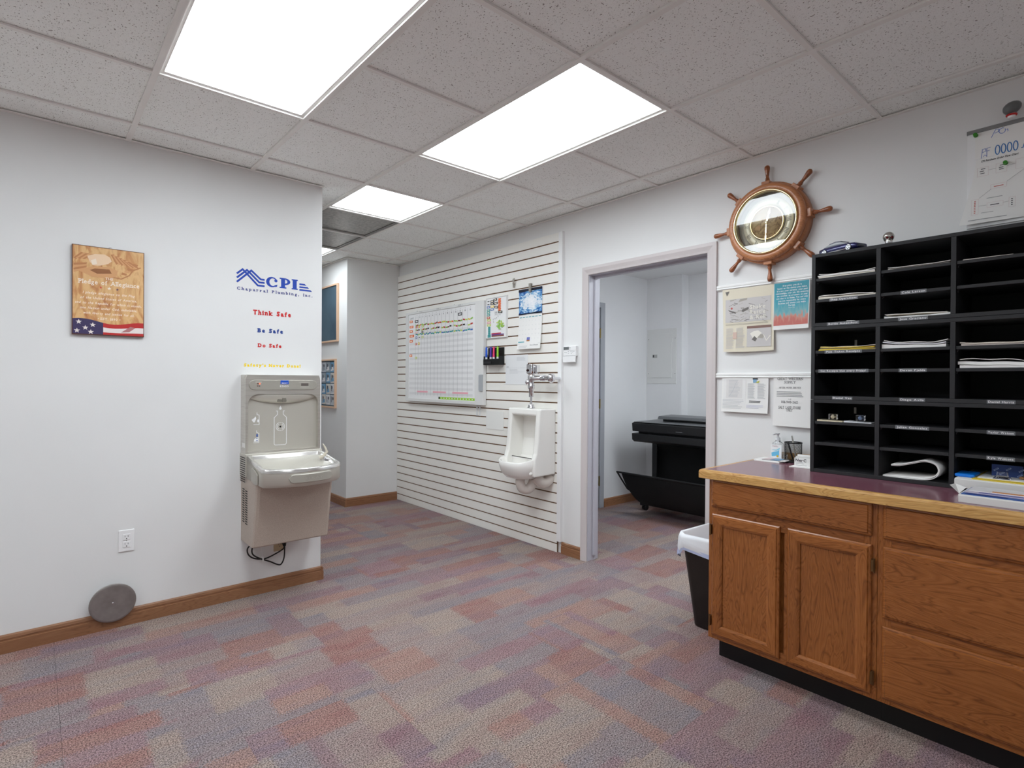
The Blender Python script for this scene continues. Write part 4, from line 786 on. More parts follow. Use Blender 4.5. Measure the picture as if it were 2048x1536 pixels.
for k in range(60): 
    u, v = rd.uniform(.02, .25), rd.uniform(.172, .25+.05*rd.random()); a = rd.uniform(-.5, .5); l = rd.uniform(.012, .04); mb.stroke([(u, v), (u+l*math.cos(a), v+l*math.sin(a))], rd.uniform(.0015, .004), .0002, rd.choice((0, 1, 1)))
mb.poly([(.03, .242), (.07, .262), (.105, .248), (.075, .226)], .0004, 2); mb.poly([(.03, .242), (.075, .226), (.078, .216), (.04, .23)], .0005, 0); mb.poly([(.09, .28), (.14, .29), (.142, .30), (.10, .296)], .0005, 1); mb.poly([(.11, .236), (.15, .25), (.15, .236), (.115, .222)], .0005, 0)
mb.disc((.052, .248), .006, .0007, 4, 10); mb.poly([(.012, .345), (.036, .347), (.022, .322)], .0003, 0)
for k, s_ in enumerate(('Shake', 'Rattle', '& Roll')): mb.text(s_, .021, .158, .236-k*.028, .0008, 3, w=.085, bold=.02)
mb.greek(.016, .262, .150, .160, 2, .0002, 1, .3, 2); mb.greek(.02, .07, .018, .135, 17, .0002, 2, .4, 3); mb.greek(.08, .132, .018, .135, 17, .0002, 2, .4, 4)
mb.rect(.062, .084, .075, .112, .0006, 5); mb.rect(.142, .276, .026, .140, .0003, 2); mb.rect(.142, .276, .128, .142, .0005, 6)
mb.poly([(.16, .10), (.18, .112), (.205, .115), (.225, .10), (.212, .075), (.18, .068)], .0007, 3); mb.poly([(.17, .066), (.185, .085), (.20, .070), (.19, .055)], .0009, 0); mb.poly([(.20, .075), (.22, .095), (.24, .088), (.23, .07)], .0008, 1); mb.stroke([(.235, .09), (.25, .058), (.272, .085)], .004, .0009, 3)
build(mb, 'print', [ND, NM, NLt, mat('news_white', (240, 236, 226), .85), mat('news_red', (196, 100, 96), .85), mat('news_pink', (216, 188, 174), .85), mat('news_brown', (140, 112, 104), .85)], t, closed=False)
def m_sky():
    m = mat('poster_sky', (60, 160, 180), .35); g = NG(m); x, y, z = g.xyz(g.pos()); h = g.math('MULTIPLY', g.math('SUBTRACT', z, 1.60), 4.4)
    n = g.noise(g.comb(g.math('MULTIPLY', y, 90.), 0., g.math('MULTIPLY', z, 26.)), 1., 3.); k = g.math('ADD', h, g.math('MULTIPLY', g.math('SUBTRACT', n, .5), .55))
    g.base(g.ramp(k, [(.08, (196, 106, 96)), (.20, (204, 140, 122)), (.27, (120, 176, 182)), (.55, (50, 158, 178)), (1., (40, 142, 160))])); return m
t = thing('quote_poster', 'turquoise quote poster with curled lower corner beside the newspaper', 'poster', (XR-.012, 1.23, 1.578)); f = FRW(1.318, 1.578, .012)
cv = lambda u, v: .004+.030*max(0, (u/.182-.55))**1.6*(1-v/.25)**1.2+.010*(1-v/.25)**2
build(MB(f).grid(lambda a, b: (.182*a, .0+.25*b, cv(.182*a, .25*b)), 12, 12), 'sheet', PAPER, t, closed=False)
build(MB(lambda u, v, d: f(u, v, d+.0006+cv(u, v))).grid(lambda a, b: (.002+.176*a, .022+.226*b, 0), 12, 12), 'picture', m_sky(), t, closed=False)
mb = MB(lambda u, v, d: f(u, v, d+.0012+cv(u, v)))
for k, (s_, w) in enumerate([('Everything you do is', .095), ('based on the choice you make.', .150), ("It's not your parents, your past", .155), ('relationships, your job, the economy,', .166), ('the weather, an argument, or your', .155), ('age that is to blame. You and only', .158), ('you are responsible for every', .138), ('decision and choice you make.', .142), ('Period.', .034)]): mb.text(s_, .0082, .094, .2275-k*.0132, 0, 0, 'c', w=w, bold=.02)
mb.text('Wayne Dyer', .004, .094, .112, 0, 0, 'c')
build(mb, 'lettering', WHITE, t, closed=False)
t = thing('notice_sheets', 'white printed notices clipped under the lower rail, left of the service notice', 'notice', (XR-.012, 1.48, 1.13)); f = FRW(1.614, 1.130, .010)
fl_ = lambda v: .001+.010*(1-v/.19)**2
build(MB(f).grid(lambda a, b: (.003+.266*a, .002*a+.19*b-.004*a*(1-b), fl_(.19*b)), 4, 6), 'sheet', PAPER, t, closed=False)
mb = MB(lambda u, v, d: f(u, v, d*1.5+.0014+fl_(v))); mb.sub = 12; mb.rect(.012, .145, .035, .19, 0, 0).rect(.03, .125, .078, .186, .0003, 1).greek(.045, .115, .08, .18, 14, .0006, 2, .3, 4).greek(.01, .14, .015, .07, 7, .0006, 2, .25, 6).greek(.155, .20, .075, .160, 14, .0003, 2, .35, 7).greek(.21, .255, .075, .160, 14, .0003, 2, .35, 8)
mb.stroke([(.09, .17), (.07, .12), (.05, .09)], .002, .0009, 2).rect(.185, .205, .166, .184, .0006, 3).poly([(.20, .168), (.222, .178), (.215, .164)], .0009, 4).rect(.183, .212, .183, .19, .0006, 5).greek(.165, .24, .052, .066, 2, .0003, 5, .4, 9).greek(.15, .245, .02, .042, 3, .0003, 6, .25, 2)
build(mb, 'print', [mat('soft_white_paper', (235, 234, 232), .8), mat('shaded_paper', (226, 224, 222), .8), FAINT, mat('logo_sky', (140, 180, 210), .6), mat('logo_olive', (196, 200, 80), .6), INK, mat('violet_ink', (190, 190, 214), .8)], t, closed=False)
t = thing('service_notice', 'Great Western Supply after hour service notice hanging from the lower rail', 'notice', (XR-.012, 1.22, 1.068)); f = FRW(1.318, 1.068, .010)
fl2 = lambda v: .001+.008*(1-v/.256)**2
build(MB(f).grid(lambda a, b: (.205*a, .256*b-.004*a*(1-b), fl2(.256*b)), 4, 6), 'sheet', PAPER, t, closed=False)
mb = MB(lambda u, v, d: f(u, v, d+.0014+fl2(v))); mb.sub = 12
for s_, w, h, v, k in [('GREAT WESTERN', .130, .0125, .243, 0), ('SUPPLY', .056, .0125, .225, 0), ('AFTER HOUR SERVICE', .110, .0075, .199, 0), ('Call', .014, .006, .139, 1), ('801-940-2612', .084, .0125, .121, 0), ('SALT LAKE STORE', .112, .0125, .092, 0), ('ONLY', .032, .0125, .078, 0)]: mb.text(s_, h, .085, v, 0, k, 'c', w=w, serif=True)
mb.greek(.018, .155, .150, .182, 4, 0, 1, .35, 5)
build(mb, 'lettering', [mat('notice_ink', (84, 84, 88), .8), GREYI], t, closed=False)
# --- PO board at the upper right
t = thing('poster_board', 'white board with PO handwriting and flow chart above the sorter', 'board', (XR-.015, .3, 1.95)); f = FRW(.512, 1.958)
build(MB(f).box(0, .62, 0, .396, 0, .012), 'panel', WHITE, t); build(MB(f).box(-.002, .622, .396, .412, 0, .016), 'top_strip', mat('strip_grey', (134, 134, 134), .4), t, .001)
build(MB(f).box(.026, .60, .285, .394, .0122, .013), 'handwritten_sheet', PAPER, t)
sl = lambda u, v: .014+.022*max(0, 1-v/.20)**1.5*max(0, min(1, 1-u/.25))
def fcs(a, b): u, v = .030-.052*(1-b)**1.3*(1-a)+.57*a, .012+.270*b; return (u, v, sl(u, v))
build(MB(f).grid(fcs, 24, 12), 'flow_chart_sheet', PAPER, t, closed=False)
mb = MB(f); HB = .0136
def hand_(pts, w=.003, mi=0): mb.stroke(pts, w, HB, mi)
hand_([(.078, .362), (.088, .385), (.092, .396-.004), (.102, .390), (.100, .380), (.088, .377)], .0022); hand_([(.112+.010*math.cos(math.radians(a)), .380+.011*math.sin(math.radians(a))) for a in range(60, 420, 30)], .0024); hand_([(.130, .384), (.126, .380), (.131, .376), (.127, .372)], .0016)
HI = [mat('ballpoint_blue', (110, 136, 200), .7), mat('marker_blue_ink', (60, 120, 184), .7)]; build(mb, 'handwritten_title', HI, t, closed=False); mb = MB(f)
for k in range(4): c = .098+k*.0185; mb.stroke([(c+.007*math.cos(math.radians(a)), .306+.019*math.sin(math.radians(a))) for a in range(70, 431, 30)], .0034, HB, 1)
hand_([(.170, .292), (.176, .292), (.180, .310), (.181, .322)], .003, 1); hand_([(.190, .300), (.192, .322), (.200, .300), (.202, .322), (.21, .318)], .0036, 1)
hand_([(.046, .285), (.050, .322), (.060, .322), (.061, .312), (.050, .308)], .002); hand_([(.064, .288), (.064, .322), (.076, .324)], .002); hand_([(.063, .310), (.073, .312)], .002); hand_([(.052, .290), (.058, .297), (.064, .289)], .0016)
build(mb, 'handwritten_number', HI, t, closed=False)
mb = MB(lambda u, v, d: f(u, v, d+.0012+sl(u, v))); mb.sub = 8
mb.text('CPI Purchase Order Flow Chart', .0075, .046, .268, 0, 0, w=.116, bold=.03, slant=.2)
def bxr(u0, u1, v0, v1, mi): mb.stroke([(u0, v0), (u1, v0), (u1, v1), (u0, v1)], .0008, 0, mi, True)
bxr(.034, .070, .210, .246, 2); bxr(.094, .128, .210, .248, 2); bxr(.155, .20, .210, .250, 2); bxr(.078, .128, .148, .166, 2); bxr(.018, .040, .05, .115, 2); bxr(.068, .118, .072, .092, 2); bxr(.136, .155, .06, .10, 2)
for u, v, mi in ((.046, .238, 0), (.042, .229, 0), (.044, .220, 0), (.106, .238, 0), (.103, .229, 0), (.104, .222, 0)): mb.rect(u, u+.014, v, v+.0025, 0, mi)
mb.rect(.088, .118, .155, .1575, 0, 3); mb.rect(.078, .106, .080, .083, 0, 0)
for k in range(8): mb.rect(.026, .031, .056+k*.007, .059+k*.007, 0, 3)
for k in range(4): mb.rect(.143, .147, .066+k*.008, .070+k*.008, 0, 0)
for q in ([(.070, .230), (.094, .231)], [(.128, .232), (.155, .234)], [(.185, .208), (.128, .168)], [(.080, .148), (.042, .118)], [(.040, .085), (.066, .084)], [(.118, .083), (.136, .085)]): mb.stroke(q, .001, 0, 1)
mb.greek(.066, .118, .108, .113, 1, 0, 1); mb.greek(.05, .09, .05, .054, 1, 0, 1); mb.rect(.008, .13, .026, .0285, 0, 1)
build(mb, 'flow_chart_print', [INK, GREYI, mat('pink_line', (220, 200, 200), .8), mat('red_ink', (206, 90, 80), .8)], t, closed=False)
for u, v, lb in ((.028, .387, 'green push pin at the top left corner of the PO board'), (.124, .243, 'green push pin in the flow chart sheet')):
    tag(build(MB(f).lathe((u, v, .013), [(.008, 0), (.008, .003), (.0045, .006), (.004, .012), (.007, .016), (.007, .019)], 12), 'push_pin', mat('pin_green', (58, 140, 40), .3)), lb, 'push pin')
t = thing('rubber_bulb', 'grey rubber bulb with red ring perched on the PO board', 'rubber bulb', (XR-.045, .368, 2.368))
build(MB().lathe((XR-.045, .368, 2.368), [(.013, 0), (.013, .022)], 16), 'neck', WHITE, t); build(MB().lathe((XR-.045, .368, 2.376), [(.013, 0), (.018, .002), (.018, .006), (.013, .008)], 20), 'ring', mat('ring_red', (190, 30, 30), .4), t)
build(MB().ball((XR-.045, .367, 2.408), .030, .029, .026, 20, fn=lambda x, y, z: (x*(1+.1*z)+.12*z, y*(1+.08*z)-.15*z, z)), 'bulb', mat('bulb_grey', (104, 106, 106), .3), t)
# ================================================================ base cabinets and counter
FX = 2.400; ff = lambda u, v, d: Vector((FX-d, -u, v))      # cabinet fronts: u = -Y to the right, d towards the room
HNG = mat('antique_brass', (120, 92, 60), .4, .9)
def slab_front(mb, u0, u1, v0, v1, mi=0):        # drawer front with a bevelled, stepped edge
    b = .012; r = lambda i, d: [(u0+i, v0+i, d), (u1-i, v0+i, d), (u1-i, v1-i, d), (u0+i, v1-i, d)]
    mb.loft([r(0, .0), r(0, .010), r(.004, .0135), r(b*.8, .0145), r(b, .019)], mi, sm=False)
def door(t, u0, u1, v0, v1, hinge_u):
    s = .052; dr = build(MB(ff).box(u0+s-.004, u1-s+.004, v0+s-.004, v1-s+.004, .002, .009), 'door_panel', OAKV, t)
    for nm, q, m in (('stile', [(u0, v0), (u0+s, v0+s), (u0+s, v1-s), (u0, v1)], OAKV), ('stile', [(u1-s, v0+s), (u1, v0), (u1, v1), (u1-s, v1-s)], OAKV), ('rail', [(u0, v0), (u1, v0), (u1-s, v0+s), (u0+s, v0+s)], OAKH), ('rail', [(u0+s, v1-s), (u1-s, v1-s), (u1, v1), (u0, v1)], OAKH)):
        c = ((u0+u1)/2, (v0+v1)/2); mb = MB(ff)
        def prof(q, k):   # moves outer corners inwards and inner corners outwards
            o = []
            for a, b in q:
                outer = abs(a-u0) < 1e-6 or abs(a-u1) < 1e-6; e = (k[0] if outer else -k[1]); o.append((a+e*(1 if a < c[0] else -1), b+e*(1 if b < c[1] else -1)))
            return o
        lv = [(0, (0, 0)), (.010, (0, 0)), (.0135, (.004, 0)), (.0145, (.009, 0)), (.019, (.012, .010))]
        mb.loft([[(a, b, d) for a, b in prof(q, k)] for d, k in lv], sm=False); build(mb, nm, m, dr)
    for z in (.612, .189): build(MB(ff).box(hinge_u-.004, hinge_u+.004, z-.022, z+.022, .0, .021).tube([(hinge_u+.004*(1 if hinge_u > c[0] else -1), z+a, .014) for a in (-.026, .026)], .004, 8), 'hinge', HNG, dr)
    return dr
def cabinet(ya, yb, label):
    t = thing('base_cabinet', label, 'cabinet', (2.7, (ya+yb)/2, 0), 'oak base cabinets'); u0, u1 = -ya, -yb
    build(MB().box(FX+.018, XR-.001, yb+.0005, ya-.0005, .103, .848), 'carcass', OAKV, t)
    for nm, q, m in (('frame_stile', (u0+.0005, u0+.045, .103, .848), OAKV), ('frame_stile', (u1-.045, u1-.0005, .103, .848), OAKV), ('frame_rail', (u0+.045, u1-.045, .79, .848), OAKH), ('frame_rail', (u0+.045, u1-.045, .66, .74), OAKH), ('frame_rail', (u0+.045, u1-.045, .103, .15), OAKH)):
        build(MB(ff).box(*q, -.018, 0), nm, m, t, .001)
    build(MB().box(FX+.068, XR-.001, yb+.0005, ya-(.02 if ya > 1 else .0005), 0, .103), 'toe_kick', mat('toe_black', (16, 15, 15), .5), t)
    return t
YA, YB, YC = 1.345, .660, -.255
t = cabinet(YA, YB, 'oak base cabinet with two panel doors under a false drawer')
build(MB(ff).box(-1.00, -1.0+.055, .15, .66, -.018, 0), 'center_stile', OAKV, t)
mb = MB(ff); slab_front(mb, -1.327, -.678, .720, .846); build(mb, 'drawer_front', OAKH, t)
door(t, -1.323, -1.016, .124, .686, -1.3275); door(t, -.984, -.677, .124, .687, -.672)
t = cabinet(YB, YC, 'oak base cabinet with three wide drawers right of the doors')
build(MB(ff).box(-.615, .21, .375, .445, -.018, 0), 'frame_rail', OAKH, t)
for v0, v1 in ((.719, .850-.003), (.424, .689), (.126, .392)): mb = MB(ff); slab_front(mb, -.640, .235, v0, v1); build(mb, 'drawer_front', OAKH, t)
t = thing('countertop', 'maroon laminate countertop with golden oak front edge', 'countertop', (2.7, .56, .848))
MAR = m_speck('maroon_laminate', (124, 78, 92), (136, 88, 101), 90, .2)
CX, CT, CYA = 2.362, .889, 1.378
build(MB().box(CX+.02, XR-.0005, YC, CYA-.02, .853, CT), 'laminate_top', MAR, t)
ep = [(0, .850), (.003, .848), (.022, .848), (.022, CT), (.008, CT+.0003), (.003, CT-.002), (.0, CT-.010)]
mb = MB(); mb.loft([[(CX+d, YC, z) for d, z in ep], [(CX+d, CYA-d, z) for d, z in ep]], sm=False); build(mb, 'front_edge', EDGE, t)
mb = MB(); mb.loft([[(CX+d, CYA-d, z) for d, z in ep], [(XR-.0005, CYA-d, z) for d, z in ep]], sm=False); build(mb, 'end_edge', m_wood('golden_oak_edge_x', (128, 78, 30), (204, 152, 84), (226, 182, 114), 'x', 1.3, .35, 1.2), t)
build(MB().box(XR-.020, XR-.0005, 1.022, 1.318, CT, CT+.040), 'backsplash', EDGE, t, .006, 3)
# ================================================================ mail sorter, three stacked units
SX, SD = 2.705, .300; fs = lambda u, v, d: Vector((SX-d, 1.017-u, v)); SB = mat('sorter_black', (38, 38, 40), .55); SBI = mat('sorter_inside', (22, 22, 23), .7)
UZ = [(1.5535, 1.8845), (1.222, 1.5525), (CT+.0005, 1.2210)]; COLS = [(.016, .257), (.273, .510), (.527, .764)]; SW = .780
SHV = [(1.767, 1.671), (1.437, 1.351), (1.116, 1.020)]
LAB = {(0, 0, 1): 'Shop Operations', (0, 0, 2): 'Bernie Autenshutt', (0, 1, 1): 'Cole Larson', (0, 1, 2): 'Jose Graciano', (1, 0, 0): 'Pick Ticket Receipts', (1, 0, 1): 'Gas Receipts blue every Friday!', (1, 0, 2): 'Daniel Van', (1, 1, 1): 'Devan Fjelds', (1, 1, 2): 'Diego Avila', (1, 2, 2): 'Daniel Harris', (2, 1, 0): 'Julian Gonzalez', (2, 2, 0): 'Taylor Watson', (2, 2, 1): 'Kyle Wolcott'}
LBP = mat('label_grey', (112, 114, 118), .4)
for k, (z0, z1) in enumerate(UZ):
    t = thing('mail_sorter', ('black mail sorter unit, topmost of the stack of three', 'black mail sorter unit, middle of the stack of three', 'black mail sorter unit standing on the counter, lowest of three')[k], 'mail sorter', (SX+.15, .627, z0), 'stacked mail sorters')
    for u in (0, SW-.016): build(MB(fs).box(u, u+.016, z0, z1, -SD, 0), 'side_panel', SB, t, .001)
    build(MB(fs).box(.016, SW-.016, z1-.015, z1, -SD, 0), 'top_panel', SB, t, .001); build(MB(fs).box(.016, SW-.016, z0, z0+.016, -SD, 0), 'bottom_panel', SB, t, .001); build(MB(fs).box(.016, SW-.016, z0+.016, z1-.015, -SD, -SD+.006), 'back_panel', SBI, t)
    for u in (.257, .510): build(MB(fs).box(u, u+.0165, z0+.016, z1-.015, -SD+.006, 0), 'divider', SB, t, .001)
    for c, (u0, u1) in enumerate(COLS):
        for s_, zc in enumerate(SHV[k]):
            sf = build(MB(fs).box(u0+.001, u1-.001, zc-.0065, zc+.0065, -SD+.008, -.004), 'shelf', SB, t, .001)
            build(MB(fs).prism([(u0+.001, zc-.0065), (u0+.009, zc-.0065), (u0+.004, zc-.010), (u0+.003, zc-.016), (u0+.001, zc-.016)], -.030, -.020), 'shelf_pin', mat('pin_dark', (58, 58, 60), .5), sf)
            if (k, c, s_) in LAB: 
                s = LAB[(k, c, s_)]; w = min(.20, .013+.0068*len(s)) if c < 2 else .080; uc = u0+.115+(c == 2)*.02; lb = build(MB(fs).box(uc-w/2, uc+w/2, zc-.0075, zc+.0075, -.0042, -.0032), 'name_label', LBP, t)
                build(MB(fs).text(s, .0078, uc, zc-.0035, -.0029, 0, 'c', w=w*.9, bold=.015), 'lettering', WHITE, lb, closed=False)
        if (k, c, 2) in LAB:
            s = LAB[(k, c, 2)]; w = .013+.0068*len(s) if c < 2 else .080; uc = u0+.115+(c == 2)*.02; lb = build(MB(fs).box(uc-w/2, uc+w/2, z0+.001, z0+.0155, 0, .001), 'name_label', LBP, t)
            build(MB(fs).text(s, .0078, uc, z0+.0045, .0013, 0, 'c', w=w*.9, bold=.015), 'lettering', WHITE, lb, closed=False)
for z in (1.475, 1.150): tag(build(MB(fs).box(.088, .098, z, z+.03, -SD+.006, -SD+.009), 'keyhole_plate', mat('clip_metal', (170, 164, 156), .35, .8)), 'small metal keyhole plate at the back of the %s sorter unit' % ('middle' if z > 1.4 else 'lowest'), 'plate')
# papers lying in the pigeonholes
def stack(name, label, u0, u1, z, specs, mats, group='papers in the mail sorter', cat='papers', dd=-.26, front=-.006):
    t = thing(name, label, cat, fs((u0+u1)/2, z, -.13), group); rd = random.Random(label); zz = z+.0006
    for k, (th, wv) in enumerate(specs):
        a, b = rd.uniform(0, .012), rd.uniform(0, .012); f0 = front-rd.uniform(0, .012); ph = rd.uniform(0, 3); up = zz
        top = lambda i, j: (u0+a+(u1-u0-a-b)*i, up+wv*(math.sin(ph+i*4.)*.5+.5+.25*math.sin(i*11+ph)), f0+(dd-f0)*j)
        mb = MB(fs); n = 10; r = []
        for i in range(n+1): q = top(i/n, 0); q1 = top(i/n, 1); r.append([(q[0], up if k == 0 else q[1], q[2]), (q[0], q[1]+th, q[2]), (q1[0], q1[1]+th, q1[2]), (q1[0], up if k == 0 else q1[1], q1[2])])
        mb.loft(r, sm=False); build(mb, 'sheet', mats[k % len(mats)], t); zz += th+wv*.25+.0004
    return t
CRM = mat('cream_paper', (232, 224, 210), .8); PNK = mat('pinkish_paper', (226, 214, 206), .8); YEL = mat('yellow_paper', (236, 206, 70), .7)
stack('paper_stack', 'cream paper stack in the top left pigeonhole below the model car', .018, .255, SHV[0][0]+.0065, [(.004, .003), (.005, .002), (.002, .006)], [CRM, PAPER, PAPER])
stack('paper_stack', 'cream paper stack on the shelf labelled Shop Operations', .024, .256, SHV[0][1]+.0065, [(.006, .004), (.003, .006)], [CRM, PAPER])
stack('small_card', 'small white card in the top unit, bottom left pigeonhole', .14, .18, UZ[0][0]+.016, [(.002, .001)], [PAPER], dd=-.05)
stack('paper_stack', 'thin white paper stack in the top middle pigeonhole', .290, .508, SHV[0][0]+.0065, [(.003, .0015), (.002, .003)], [PNK, PAPER])
stack('paper_stack', 'folded white papers above the label Jose Graciano', .284, .508, UZ[0][0]+.016, [(.005, .004), (.003, .006), (.002, .003)], [PAPER, CRM, PAPER])
stack('paper_stack', 'single thin sheet in the top right pigeonhole', .545, .700, SHV[0][0]+.0065, [(.0015, .001)], [PNK])
stack('receipt_stack', 'yellow and white receipts on the shelf labelled Pick Ticket Receipts', .024, .256, SHV[1][0]+.0065, [(.002, .005), (.002, .005), (.002, .004), (.0015, .005), (.0015, .004)], [YEL, PAPER, YEL, YEL, PAPER])
stack('paper_stack', 'crumpled white envelopes in the middle unit, middle column', .277, .506, SHV[1][0]+.0065, [(.010, .006), (.004, .010), (.003, .012)], [PAPER, mat('envelope_white', (232, 233, 238), .6)])
stack('paper_stack', 'cream sheets in the middle unit, upper right pigeonhole', .530, .762, SHV[1][0]+.0065, [(.004, .004), (.004, .005)], [PNK, CRM])
stack('paper_stack', 'thick white envelopes in the middle unit, right column', .532, .762, SHV[1][1]+.0065, [(.008, .002), (.012, .004), (.002, .012)], [PAPER, PAPER, PAPER])
for u, lb, lb2, c in ((.080, 'cream note pad in the lowest sorter unit, left', 'small glass award with a pale ball standing on the cream pad', (232, 220, 190)), (.190, 'white note pad in the lowest sorter unit, right of the cream pad', 'small clear glass cube standing on the white pad', (226, 228, 232))):
    z = SHV[2][0]+.0065; stack('note_pad', lb, u-.058, u+.052, z, [(.003, .003)], [mat('pad_%d' % c[0], c, .7)], dd=-.09)
    tg = thing('glass_cube', lb2, 'ornament', fs(u, z+.006, -.04)); build(MB(fs).box(u-.014, u+.018, z+.008, z+.034, -.055, -.025), 'glass_block', GLASS, tg, .003); build(MB(fs).ball((u+.002, z+.021, -.040), .009, .009, .009, 12), 'inset', mat('inset_%d' % c[0], (240, 226, 196) if u < .1 else (120, 140, 180), .4), tg)
# curled sheaf in the lowest middle pigeonhole
t = thing('curled_papers', 'curled white sheaf of papers in the lowest middle pigeonhole', 'papers', fs(.39, UZ[2][0]+.016, -.1)); z = UZ[2][0]+.0165
for th in (0, .004):
    P = smooth([Vector(q) for q in ((.315, z+.050-th, 0), (.345, z+.052-th, 0), (.39, z+.066-th, 0), (.43, z+.078-th, 0), (.467-th, z+.066, 0), (.477-th, z+.042, 0), (.463-th, z+.016+th, 0), (.43, z+.004+th, 0), (.36, z+.001+th, 0), (.285, z+.001+th, 0))], 5)
    mb = MB(fs); mb.loft([[(p.x, p.y, -.012-.02*th*100*.3), (p.x, p.y, -.24)] for p in P], cap0=False, cap1=False, close=False)
    o = build(mb, 'sheet', PAPER, t, closed=False); md = o.modifiers.new('thick', 'SOLIDIFY'); md.thickness = .003
# --- model car on top
t = thing('model_car', 'small dark blue model coupe on top of the mail sorter', 'model car', (2.785, .918, 1.8845)); ang = math.radians(-112); ca, sa = math.cos(ang), math.sin(ang)
fc = lambda u, v, d: Vector((2.785+u*ca-v*sa, .918+u*sa+v*ca, 1.8847+d)); CB = mat('car_blue', (30, 32, 92), .15, .3, coat=1.)
def car_ring(x, w, zl, zh, sh=.7): return [(x, -w, zl), (x, -w*1.02, zl+(zh-zl)*.5), (x, -w*.96, zl+(zh-zl)*.85), (x, -w*sh, zh), (x, w*sh, zh), (x, w*.96, zl+(zh-zl)*.85), (x, w*1.02, zl+(zh-zl)*.5), (x, w, zl)]
st = [(-.098, .028, .014, .030), (-.092, .034, .010, .036), (-.065, .037, .008, .040), (-.02, .037, .008, .038), (.03, .037, .008, .038), (.065, .037, .008, .036), (.088, .035, .009, .032), (.097, .030, .012, .027)]
build(MB(fc).loft([car_ring(*s) for s in st]), 'body', CB, t)
cb = [(-.070, .033, .037, .0385, .8), (-.040, .031, .037, .052, .75), (-.012, .030, .037, .056, .72), (.012, .031, .037, .053, .74), (.045, .034, .036, .037, .8)]
build(MB(fc).loft([car_ring(*s) for s in cb]), 'cabin_glass', mat('car_glass', (170, 174, 178), .08, coat=1.), t)
build(MB(fc).loft([car_ring(*s) for s in [(-.044, .027, .050, .0535, .9), (-.012, .027, .0545, .0575, .9), (.014, .027, .050, .0545, .9)]]), 'roof', CB, t)
for s in (-1, 1): build(MB(fc).box(-.055, .055, s*.037-.0008, s*.037+.0008, .009, .013), 'side_skirt', CHROME, t); build(MB(fc).box(.085, .093, s*.025-.006, s*.025+.006, .022, .029), 'headlight', CHROME, t, .002)
build(MB(fc).box(.092, .0985, -.018, .018, .013, .024), 'grille', mat('grille_grey', (96, 98, 102), .3, .7), t, .002)
for x in (-.062, .062):
    for s in (-1, 1):
        wf = lambda u, v, d, x=x, s=s: fc(x+u, s*(.031+d), .0145+v); wh = build(MB(wf).lathe((0, 0, 0), [(.0140, -.006), (.0145, 0), (.0145, .007), (.0115, .0085)], 20), 'wheel', BLACK, t)
        mb = MB(wf).lathe((0, 0, 0), [(.0118, .0086), (.0105, .0092), (.0095, .0088)], 20, caps=False)
        for k in range(5): a = 2*math.pi*k/5; mb.stroke([(0, 0), (.010*math.cos(a), .010*math.sin(a))], .0042, .0095)
        build(mb, 'rim', mat('rim_silver', (230, 232, 236), .3, .5), wh, closed=False)
# --- skull
t = thing('skull_ornament', 'small silver skull with red eyes on the mail sorter', 'ornament', (2.76, .731, 1.8845)); ang = math.radians(205); ca2, sa2 = math.cos(ang), math.sin(ang)
fk = lambda u, v, d: Vector((2.76+u*ca2-v*sa2, .731+u*sa2+v*ca2, 1.8847+d)); SK = mat('silver_skull', (196, 192, 186), .22, .9)
def skf(x, y, z):
    if x > 0 and z < -.1: x *= .92
    if x > .5 and .0 > z > -.45 and .18 < abs(y) < .62: x -= .22
    return (x, y*(1-.16*max(0, -z)), z)
build(MB(fk).ball((0, 0, .036), .026, .0215, .023, 24, fn=skf), 'cranium', SK, t)
build(MB(fk).loft([[(.004+r_*.018*math.cos(a)*1.0, r_*.0135*math.sin(a), z) for a in [2*math.pi*k/14 for k in range(14)]] for z, r_ in ((0, .75), (.006, .95), (.014, 1.), (.022, .98))]), 'jaw', SK, t)
for s in (-1, 1): build(MB(fk).ball((.021, s*.0088, .031), .004, .0052, .0052, 12), 'eye', mat('eye_red', (96, 12, 16), .15), t)
build(MB(fk).add([(.0265, 0, .026), (.0245, -.003, .020), (.0245, .003, .020)], [(0, 1, 2)]).rect(0, 0, 0, 0, 0), 'nose_hole', BLACK, t, closed=False)
mb = MB(fk)
for k in range(6): a = math.radians(-50+20*k); mb.box(.003+.018*math.cos(a)-.0015, .003+.018*math.cos(a)+.0025, .0135*math.sin(a)-.0016, .0135*math.sin(a)+.0016, .009, .016)
build(mb, 'teeth', CHROME, t)
